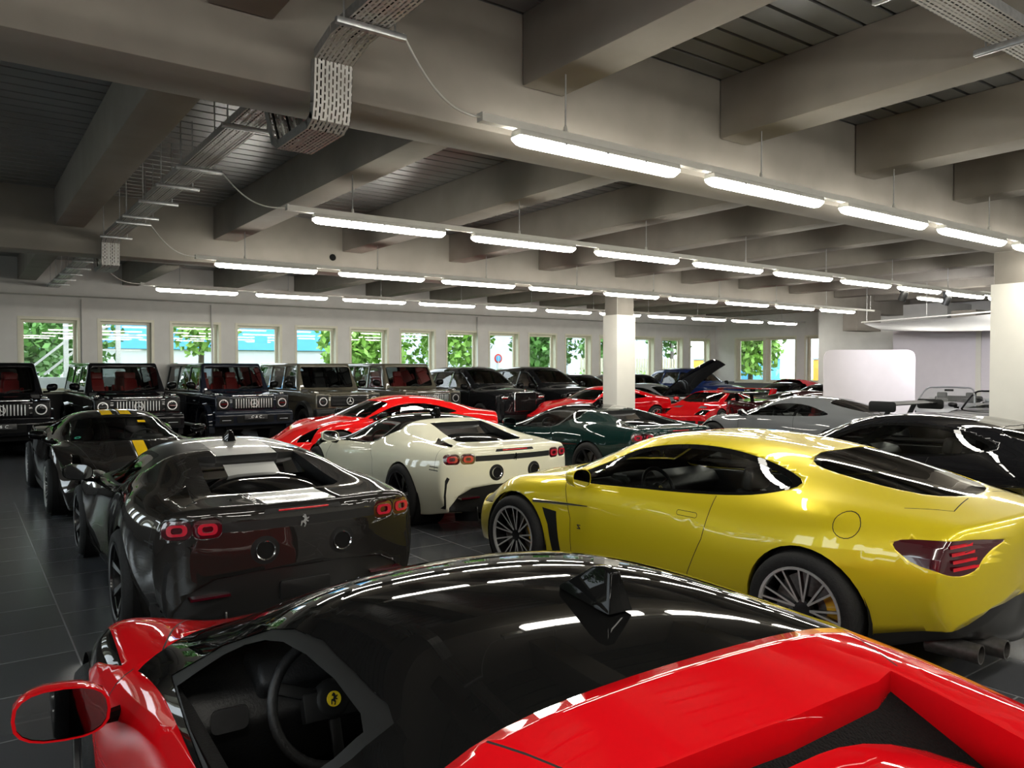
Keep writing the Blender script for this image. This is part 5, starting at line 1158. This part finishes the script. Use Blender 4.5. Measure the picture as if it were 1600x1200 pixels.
# -------- tall luxury limousine-like estate car
CS = dict(x=(-2.52, 2.55), rc=(.85, .06), fc=(.78, .05), bow=(.16, .16, -1.9, 1.8), dup={'sill': 1, 'sh': 1, 'rail': 0},
    b0=[(0, .24)], b1=([(0, .6)], [(0, .24)]), sill=([(-2.5, .82), (0, .93), (2.5, .84)], [(-2.5, .40), (-1.9, .26), (0, .24), (1.9, .24), (2.5, .30)]),
    low=([(-2.5, .90), (0, .97), (2.5, .92)], [(0, .42)]), mid=([(-2.5, .94), (-1.6, 1.0), (0, .985), (1.6, 1.0), (2.5, .95)], [(0, .78)]),
    sh=([(-2.5, .92), (-1.6, .97), (0, .965), (1.6, .975), (2.5, .93)], [(-2.5, 1.12), (-1.5, 1.16), (0, 1.14), (1.3, 1.12), (2.2, 1.08), (2.5, 1.02)]),
    belt=([(-2.5, .84), (-1.6, .89), (0, .90), (1.1, .89), (1.7, .84), (2.5, .78)], [(-2.5, 1.18), (0, 1.20), (1.1, 1.19), (1.8, 1.18), (2.3, 1.14), (2.5, 1.06)]),
    rail=([(-2.5, .66), (-1.6, .68), (0, .70), (.6, .69), (1.2, .74), (1.8, .5), (2.5, .46)], [(-2.5, 1.25), (-2.3, 1.55), (-2.0, 1.70), (-1.2, 1.77), (-.2, 1.79), (.3, 1.76), (.75, 1.56), (1.25, 1.24), (1.7, 1.21), (2.3, 1.17), (2.5, 1.10)]),
    q=([(-2.5, .4), (0, .42), (2.5, .25)], [(-2.5, 1.26), (-2.3, 1.58), (-2.0, 1.76), (-1.2, 1.84), (-.2, 1.86), (.3, 1.83), (.8, 1.60), (1.3, 1.25), (1.7, 1.23), (2.3, 1.18), (2.5, 1.11)]),
    c=[(-2.5, 1.26), (-2.3, 1.58), (-2.0, 1.77), (-1.2, 1.85), (-.2, 1.87), (.3, 1.84), (.82, 1.61), (1.32, 1.26), (1.7, 1.24), (2.3, 1.19), (2.5, 1.12)])
def tall_car(col, label, grille=True):
    cuts = [('y', [(.96, 1.235), (.55, 1.50), (.22, 1.66), (-.12, 1.69), (-.12, 1.23)], 4, 'glass'), ('y', [(-.22, 1.23), (-.22, 1.69), (-1.1, 1.68), (-1.2, 1.24)], 4, 'glass'), ('y', [(-1.30, 1.24), (-1.20, 1.67), (-1.75, 1.62), (-2.05, 1.40), (-1.95, 1.26)], 4, 'glass'),
        ('z', [(.40, -.58), (.46, 0), (.40, .58), (1.02, .70), (1.16, .4), (1.20, 0), (1.16, -.4), (1.02, -.70)], 3, 'top'), ('x', rrect(-.55, .55, 1.30, 1.62, .08), 5, 'rear'),
        ('x', rrect(.52, .84, .90, 1.03, .03), 10, 'front2'), ('x', rrect(-.70, .70, .34, .46, .04), 7, 'front'), ('x', rrect(.62, .80, .75, 1.05, .03), 8, 'rear2')]
    cfg = dict(col=col, axles=(1.62, -1.62, .40, .40), wy=.86, cuts=cuts, zb=1.22, parts=BLK, wheel='seven', nx=60, rx=-2.0, rim=.28, cal='calred',
        seams=[('y', [(1.1, 1.15), (1.05, .35)], .010), ('y', [(-.17, 1.2), (-.17, .35)], .010), ('y', [(-1.2, 1.2), (-1.22, .8), (-1.0, .35)], .010), ('z', [(1.15, .74), (2.45, .62)], .010)])
    car, hit, parts = generic('luxury_estate_car', label, 'car', CS, cfg, None)
    x = hit((4, 0, .85), (-1, 0, 0))[0].x
    if grille:
        g = rbox('grille', car, M['chrome'], (x-.01, 0, .84), (.10, .82, .56), .015); m = MB()
        for k in range(22): m.box(x+.036, x+.046, -.37+.0352*k-.006, -.37+.0352*k+.006, .58, 1.09)
        m.build('grille_bar', M['gloss_black'], g); m = MB(); m.box(x+.025, x+.042, -.39, .39, .575, 1.10); m.build('grille_back', M['lining'], g)
        m = MB(); m.tube([(x+.0, 0, 1.12), (x+.02, 0, 1.19), (x-.03, 0, 1.22)], [.012, .018, .006], 8); m.build('bonnet_ornament', M['chrome'], car, smooth=True)
    for t in parts.get('headlight', []):
        s = 1 if t.data.vertices[0].co.y > 0 else -1
        rbox('lamp_unit', t, M['chrome'], (x-.10, s*.68, .965), (.08, .24, .07), .015)
    for s in (1, -1): wing_mirror(car, 1.0, 1.08*s, 1.26, M['gloss_black'], s, size=(.14, .23, .17), armto=(1.02, .90*s, 1.18))
    m = MB(); m.box(-2.1, 1.3, -.8, .8, .45, .48); m.build('cabin_floor', M['lining'], car)
    m = MB(); m.prism([(1.25, 1.20), (.85, 1.22), (.72, 1.16), (.78, .9), (1.25, .9)], 'y', -.80, .80); m.build('dashboard', M['leather'], car, bevel=.02)
    steering(car, .62, .38, 1.12, .18, badge=False, tilt=.5)
    for y in (.38, -.38): seat(car, .05, y, .78, M['tanleather'], .08); seat(car, -1.0, y, .80, M['tanleather'], .08)
    return car
# -------- open roadster
def roadster(col, label):
    S = dict(GS); S['rail'] = (GS['rail'][0], [(-2.2, .90), (-1.5, .95), (-.9, .93), (0, .90), (.9, .895), (1.4, .83), (1.9, .69), (2.2, .50)])
    S['q'] = (GS['q'][0], [(-2.2, .91), (-1.5, .97), (-.9, .95), (0, .92), (.9, .90), (1.4, .84), (1.9, .70), (2.2, .51)]); S['c'] = [(-2.2, .91), (-1.5, .975), (-.9, .96), (0, .93), (.9, .905), (1.4, .84), (1.9, .70), (2.2, .51)]
    S['belt'] = (GS['belt'][0], [(-2.2, .905), (-1.5, .95), (-.9, .93), (0, .90), (.9, .885), (1.5, .82), (1.9, .70), (2.2, .50)])
    cuts = [('z', rrect(-.75, .66, -.68, .68, .16), 5, 'top'), ('z', circ(1.85, .62, .12, 20, .10), 10, 'top2'), ('x', circ(.66, .76, .07, 16), 8, 'rear2'), ('x', rrect(-.7, .7, .24, .36, .05), 7, 'front')]
    cfg = dict(col=col, axles=(1.30, -1.30, .34, .35), wy=.835, cuts=cuts, zb=.9, parts={k: v for k, v in BLK.items() if k != 5}, wheel='five', nx=56, holes={5: (0, 0, -.30)},
        seams=[('y', [(.72, .85), (.68, .5), (.66, .2)], .007), ('y', [(-.42, .9), (-.46, .5), (-.4, .2)], .007)])
    car, hit, parts = generic('convertible_car', label, 'car', S, cfg)
    fr = [(.95, -.68, .89), (.42, -.56, 1.24), (.36, -.3, 1.285), (.345, 0, 1.295), (.36, .3, 1.285), (.42, .56, 1.24), (.95, .68, .89)]
    m = MB(); m.tube(spline(fr, 4, False), .022, 8); f = m.build('windscreen_frame', M[col], car, smooth=True)
    m = MB(); vs = [(.95, -.66, .90), (1.05, -.3, .90), (1.08, 0, .90), (1.05, .3, .90), (.95, .66, .90), (.42, .54, 1.23), (.36, .3, 1.275), (.345, 0, 1.285), (.36, -.3, 1.275), (.42, -.54, 1.23)]; m.add(vs, [(0, 1, 8, 9), (1, 2, 7, 8), (2, 3, 6, 7), (3, 4, 5, 6)]); m.build('windscreen', M['cglass'], car, smooth=True)
    rbox('inner_mirror', car, M['gloss_black'], (.46, 0, 1.21), (.03, .22, .06), .012)
    for s in (1, -1): wing_mirror(car, .66, .96*s, .96, M[col], s, size=(.12, .2, .12), armto=(.68, .82*s, .90))
    cockpit(car, -.75, .95, .74, .22, .90, .36, -.2, M['leather'])
    rbox('folded_roof', car, M['lining'], (-1.0, 0, .95), (.5, 1.15, .12), .05)
    return car
# ---------------------------------------------------------------- the cars in place
def place(c, x, y, deg): c.location = (x, y, 0); c.rotation_euler = (0, 0, math.radians(deg)); return c
def relabel(c, label, group=None):
    c['label'] = label
    if group: c['group'] = group
    elif 'group' in c: del c['group']
    return c
red = place(hybrid_coupe('red', 'red supercar with glossy black roof and shark-fin aerial, nearest the camera'), 1.25, 1.85, 87.5)
gry = place(hybrid_coupe('charcoal', 'dark charcoal supercar with a silver stripe down its roof, tail to the camera', stripe=True), 1.88, 7.24, 89.5)
zag = place(zagato('yellow', 'lime yellow grand tourer with bulging rear wings and dark glass'), 5.02, 4.19, 94.3)
pis = place(mid_coupe('graphite', 'dark grey supercar with twin yellow stripes facing the camera'), 1.84, 12.55, -90)
gt = place(gt_coupe('red_orange', 'bright red coupe parked sideways behind the cream supercar'), 6.85, 13.73, 180)
f40 = place(wedge('red', 'angular red eighties supercar with high rear wing right of the white column'), 18.6, 15.3, 190)
g2 = boxy('black', 'glossy black boxy off-road car with red seats behind the yellow-striped supercar'); place(g2, 3.13, 20.6, -88)
g4 = boxy('olive', 'matt olive boxy off-road car with horizontal grille bars', 'leather', 'horizontal', True); place(g4, 7.95, 20.3, -88)
cul = place(tall_car('black', 'black luxury estate car with upright grille right of the boxy off-road cars'), 13.2, 20.25, -87); cul.scale = (.93, 1, 1)
rds = place(roadster('mid_silver', 'silver grey convertible with its roof down before the photo booth'), 22.3, 10.1, 195)
KID.clear()
PN = {k: 'paint_'+k for k in ('red', 'black', 'red_orange', 'yellow', 'graphite', 'olive', 'mid_silver')}
relabel(place(copy_tree(red, None, {'paint_red': M['white'], 'black_leather': M['redleather']}, ('shark_fin_aerialx',)), 5.15, 9.37, 90), 'cream white supercar with a glossy black roof, tail to the camera')
relabel(place(copy_tree(red, None, {'paint_red': M['green']}), 8.63, 10.0, 90), 'dark green supercar behind the lime yellow grand tourer')
relabel(place(copy_tree(gt, None, {'paint_red_orange': M['red']}), 15.3, 16.8, 178), 'red coupe half hidden behind the white column')
rw_ = gt_coupe('grey', 'plain grey coupe with black rear wing and mirrors behind the yellow grand tourer', wing=True, seatm='redleather', wheelstyle='five'); place(rw_, 13.6, 9.1, 90)
relabel(place(copy_tree(zag, None, {'paint_yellow': M['black']}, ('letter_z_badge',)), 8.6, 4.4, 90), 'black grand tourer at the right edge, beside the yellow one')
mc = mid_coupe('maroon', 'dark maroon mid-engined supercar with rear wing behind the grey coupe', stripes=False, wing=True, name='sports_car'); place(mc, 18.6, 12.0, -20)
GG = 'boxy off-road wagons along the windows'
relabel(place(copy_tree(g2), .62, 20.3, -89), 'black boxy off-road car at the left edge, partly out of view', GG)
relabel(place(copy_tree(g2, None, {'paint_black': M['navy']}), 5.57, 20.5, -87), 'satin blue-black boxy off-road car with red seats, third along the windows', GG)
relabel(place(copy_tree(g2, None, {'paint_black': M['olive'], 'red_leather': M['redleather']}), 10.42, 20.3, -88), 'matt olive boxy off-road car with vertical grille bars, rightmost of the boxy ones', GG)
cg = 'tall black cars in the back row'
relabel(place(copy_tree(cul), 15.75, 20.25, -88), 'black luxury estate car beside the first one, nearer the white column')
c = relabel(place(copy_tree(cul, None, None, ('grille', 'bonnet_ornament')), 17.6, 20.4, -89), 'low dark car seen over the red coupe left of the white column'); c.scale = (.86, .92, .86)
c = relabel(place(copy_tree(cul, None, None, ('grille', 'bonnet_ornament')), 20.6, 21.85, 180), 'dark car by the wall just right of the white column'); c.scale = (.84, .90, .86)
c = relabel(place(copy_tree(cul, None, {'paint_black': M['blue']}, ('grille', 'bonnet_ornament')), 23.75, 20.55, -90), 'dark blue tall car behind the raised black bonnet'); c.scale = (.80, .95, .97)
hood = relabel(place(copy_tree(gt, None, {'paint_red_orange': M['grey']}), 19.35, 18.5, -80), 'grey coupe with its black bonnet raised, right of the white column')
m = MB(); n = 9; vs = []; fs = []
for i in range(n):
    for j in range(n):
        u, v = i/(n-1), j/(n-1)*2-1; x = .85+1.35*u; z_ = .95+1.12*u**.85; w_ = .78-.10*u**3
        for d in (0, .05): vs.append((x+.12*math.sin(u*2.4)+d*.8, v*w_, z_-.10*v*v*(.4+u)+.10*math.sin(u*3)-d*.6))
K2 = lambda i, j, d: (i*n+j)*2+d
for i in range(n-1):
    for j in range(n-1):
        fs += [(K2(i, j, 0), K2(i, j+1, 0), K2(i+1, j+1, 0), K2(i+1, j, 0)), (K2(i, j, 1), K2(i+1, j, 1), K2(i+1, j+1, 1), K2(i, j+1, 1))]
for i in range(n-1):
    fs += [(K2(i, 0, 0), K2(i+1, 0, 0), K2(i+1, 0, 1), K2(i, 0, 1)), (K2(i, n-1, 0), K2(i, n-1, 1), K2(i+1, n-1, 1), K2(i+1, n-1, 0)), (K2(0, i, 0), K2(0, i, 1), K2(0, i+1, 1), K2(0, i+1, 0)), (K2(n-1, i, 0), K2(n-1, i+1, 0), K2(n-1, i+1, 1), K2(n-1, i, 1))]
m.add(vs, fs); m.build('raised_bonnet', M['black'], hood, smooth=True, auto=.9)
for (bx_, sz, mt) in (((1.35, 0, .84), (.5, .5, .16), 'satin'), ((1.2, .45, .88), (.3, .25, .10), 'galv'), ((1.5, -.42, .80), (.3, .3, .12), 'whitecard'), ((1.75, .3, .72), (.2, .5, .10), 'chrome')): rbox('engine_block', hood, M[mt], bx_, sz, .03)
cv = relabel(place(copy_tree(gt, None, {'paint_red_orange': M['black']}), 25.4, 17.6, 178), 'low black car with a red cloth over its rear by the far wall')
m = MB(); n = 24; vs = []; fs = []
rn = random.Random(3)
for i in range(n):
    for j in range(n):
        u, v = i/(n-1), j/(n-1)*2-1; x = .3+1.9*u; z_ = 1.36-.28*u*u-.30*abs(v)**3+rn.uniform(-.02, .03); vs.append((x, v*.86+rn.uniform(-.02, .02), z_))
for i in range(n-1):
    for j in range(n-1): fs.append((i*n+j, (i+1)*n+j, (i+1)*n+j+1, i*n+j+1))
m.add(vs, fs); o = m.build('red_cloth', P('red_cloth', (.45, .01, .02), .8, noise=.1, scale=20), None, smooth=True); o.location = (25.4, 17.6, 0); tag(o, 'crumpled red cloth draped over the roof of the low black car', 'cloth')
relabel(place(copy_tree(gt, None, {'paint_red_orange': M['black']}), 23.2, 14.6, 178), 'black car just left of the pale display panel')
relabel(place(copy_tree(rds, None, {'paint_mid_silver': M['black']}), 19.7, 7.7, 188), 'black convertible with a bright windscreen frame beside the right column')

# the driver's window of the nearest car is wound down; its door mirror sits low on the door
red.scale = (1, 1, 1.055)
for o in list(red.children):
    b_ = o.name.split('.')[0]
    if o.type == 'MESH' and b_ == 'side_window' and o.data.vertices[0].co.y > 0: bpy.data.objects.remove(o)
    elif b_ == 'wing_mirror': o.location = (0, .025 if o.data.vertices[0].co.y > 0 else -.025, -.085)
    elif b_ == 'rear_window': o.material_slots[0].link = 'OBJECT'; o.material_slots[0].material = M['mesh']
    elif b_ == 'engine_cover': o.location = (.15, 0, .062); o.material_slots[0].link = 'OBJECT'; o.material_slots[0].material = M['red']
    elif b_ == 'body': o.material_slots[3].link = 'OBJECT'; o.material_slots[3].material = M['red']
